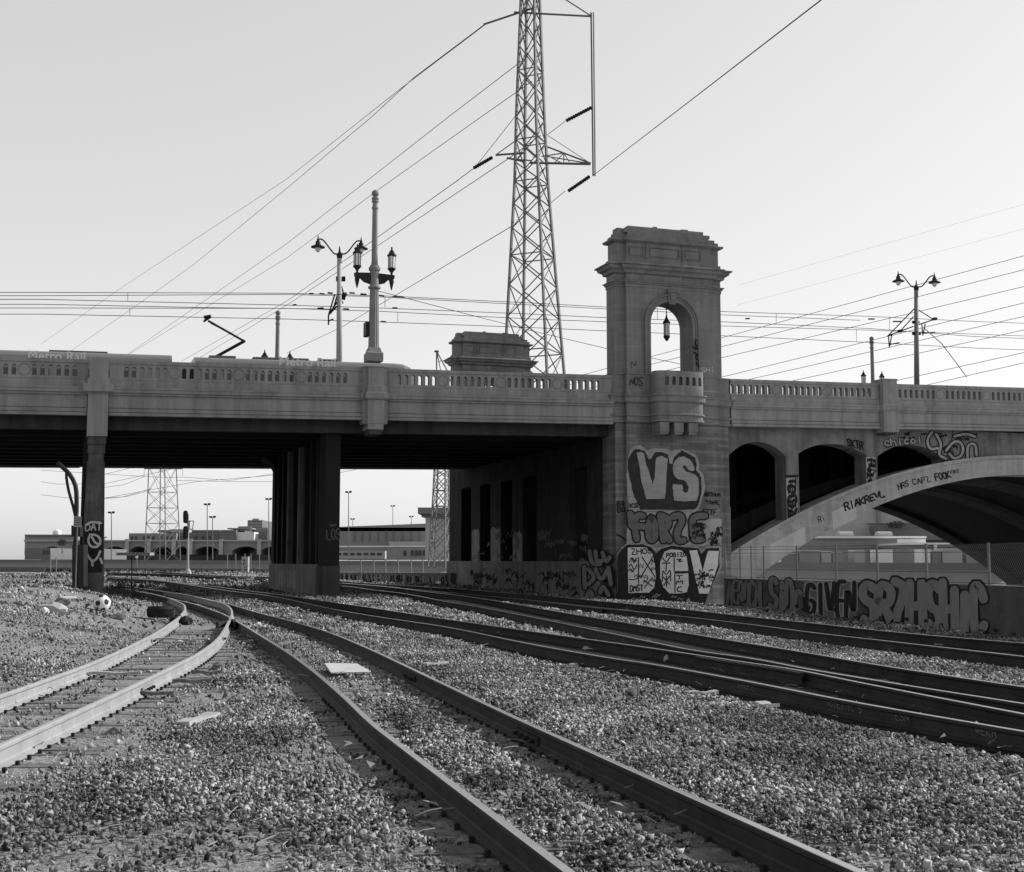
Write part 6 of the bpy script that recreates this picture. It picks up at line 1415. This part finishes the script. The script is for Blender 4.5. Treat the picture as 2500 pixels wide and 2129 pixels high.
chunk(122, 1497, (.42, .3, .18), 'large pale rubble heap at the left edge of the mound', M_far2); chunk(165, 1464, (.32, .15, .06), 'white scrap of paper lying on the mound behind the clod', M_white2, None, 'paper_scrap', 'litter')
chunk(240, 1577, (.09, .06, .06), 'small white litter piece on the gravel left of the first rail', M_white2, None, 'paper_scrap', 'litter'); chunk(439, 1573, (.09, .07, .05), 'small white litter piece on the plank between the rails', M_white2, None, 'paper_scrap', 'litter')
chunk(631, 1531, (.10, .08, .08), 'small white litter piece between the rails of the second track', M_white2, None, 'paper_scrap', 'litter'); chunk(106, 1499, (.12, .1, .1), 'tiny white litter piece at the far left edge', M_white2, None, 'paper_scrap', 'litter')
chunk(763, 1474, (.25, .2, .05), 'flat white scrap between the third track rails near the pier', M_white2, None, 'paper_scrap', 'litter'); chunk(890, 1545, (.16, .13, .08), 'pale rock on the ballast right of the second track', M_far2)
chunk(1401, 1630, (.09, .07, .05), 'pale leaning stone fragment beside the third track', M_far2); chunk(1636, 1618, (.12, .04, .08), 'pale wedge of scrap standing between the third track rails', M_wood); chunk(1431, 1588, (.07, .06, .05), 'pale lump of stone between the third track rails', M_far2)
chunk(1084, 1429, (.6, .4, .2), 'white bag of rubbish at the foot of the abutment wall', M_white2, None, 'rubbish_bag', 'litter'); chunk(740, 1640, (.12, .1, .06), 'small pale stone beside the flat board', M_far2)
chunk(262, 1740, (.06, .05, .04), 'dark stone near the lower left corner of the yard', M_tie); chunk(276, 1795, (.07, .06, .05), 'dark stone at the bottom beside the bright rail', M_tie)
chunk(2340, 1548, (.1, .08, .06), 'white stone at the foot of the graffiti wall, right end', M_white2)
# weeds at the foot of the left column
wd_ = Thing('weeds', 'dark scraggy weeds growing between the left column and the far tracks', 'plant', PG(310, 1445)); m = MB(); g = PG(315, 1450)
for i in range(260):
    x = 265+random.random()*90; y = 1432+random.random()*30; p = PG(x, y); h = random.uniform(.1, .7)*(1-abs(x-305)/60 if abs(x-305) < 55 else .1); tp = p+[random.uniform(-.2, .2), random.uniform(-.2, .2), max(h, .05)]
    m.add([p-[.015, 0, 0], p+[.015, 0, 0], tp], [(0, 1, 2)])
    for k in range(5):
        u = random.random(); c = p*(1-u)+np.array(tp)*u; m.add([c, c+[random.gauss(0, .06), random.gauss(0, .06), random.gauss(0, .05)], c+[random.gauss(0, .05), 0, random.gauss(0, .06)]], [(0, 1, 2)])
wd_.part('foliage', m, M_leaf)
# scrawls along the rail sides (chalk marks)
def rail_scrawl(T, k, px, py, text, hgt, wdp):
    i = near_idx(k, px, py); P = RPTS[k]; d = P[i+1]-P[i-1]; d /= np.linalg.norm(d[:2]); nn = np.array([-d[1], d[0], 0]); 
    if nn[:2]@(-P[i][:2]) < 0: nn = -nn
    if (nn[0]*0+d[0]) < 0: d = -d
    m = MB(); c = P[i]-np.array([0, 0, RH-.11])+nn*.011
    write(m, lambda x, y, o: c+d*x/1000+nn*(o)+np.array([0, 0, y/1000]), text, ((0, 85), (len(text)*75, 85), (len(text)*75, 0), (0, 0)), 9, .002)
    T.part('chalk_mark', m, mat('chalk', .16, var=.4, scale=30))
rail_scrawl(tC, 'C', 1780, 1660, 'SANDEZ', 1, 1); rail_scrawl(tC, 'C', 1985, 1700, 'NOTE2 YC 50', 1, 1); rail_scrawl(tC, 'C', 2140, 1730, 'ESN', 1, 1); rail_scrawl(tC, 'C', 2300, 1760, 'WEKR', 1, 1)
# dry twigs, leaves and fines lying about on the ballast
m = MB()
for i in range(650):
    Y = 8+30*random.random()**1.3; X = random.uniform(-.38, .38)*Y; z = float(zt(X, Y))+.05+random.uniform(0, .05); L = random.uniform(.04, .22); a = random.uniform(0, math.pi)
    p = np.array([X, Y, z]); e = np.array([math.cos(a), math.sin(a), random.uniform(-.15, .25)])*L
    if random.random() < .85: m.tube([p, p+e*.5+[0, 0, random.uniform(0, .01)], p+e], random.uniform(.003, .006), 3)
    else: m.add([p, p+e*.4+[0, 0, .01], p+e*.5+np.array([-e[1], e[0], .05])*.5], [(0, 1, 2)])
o = mk('dry_litter', m, mat('dry_straw', .26, var=.3, scale=5)); tag(o, 'dry twigs and leaf scraps scattered over the ballast', 'litter', None, 'stuff')
# weeds along the foot of the graffiti wall
m = MB()
for i in range(700):
    u = random.random(); p2d = q1*(1-u)+q2*u; nn = (q2-q1)/np.linalg.norm(q2-q1); off = abs(random.gauss(0, .25))+.05; p2d = p2d+np.array([-nn[1], nn[0]])*off*(1 if np.array([-nn[1], nn[0]])@(-q1) > 0 else -1)
    p = np.array([p2d[0], p2d[1], float(zt(p2d[0], p2d[1]))]); h = random.uniform(.03, .16); m.add([p-[.008, 0, 0], p+[.008, 0, 0], p+[random.gauss(0, .05), random.gauss(0, .05), h]], [(0, 1, 2)])
o = mk('wall_weeds', m, mat('dry_weed', .3, var=.4, scale=5)); tag(o, 'low dry weeds along the foot of the graffiti wall', 'weeds', None, 'stuff')
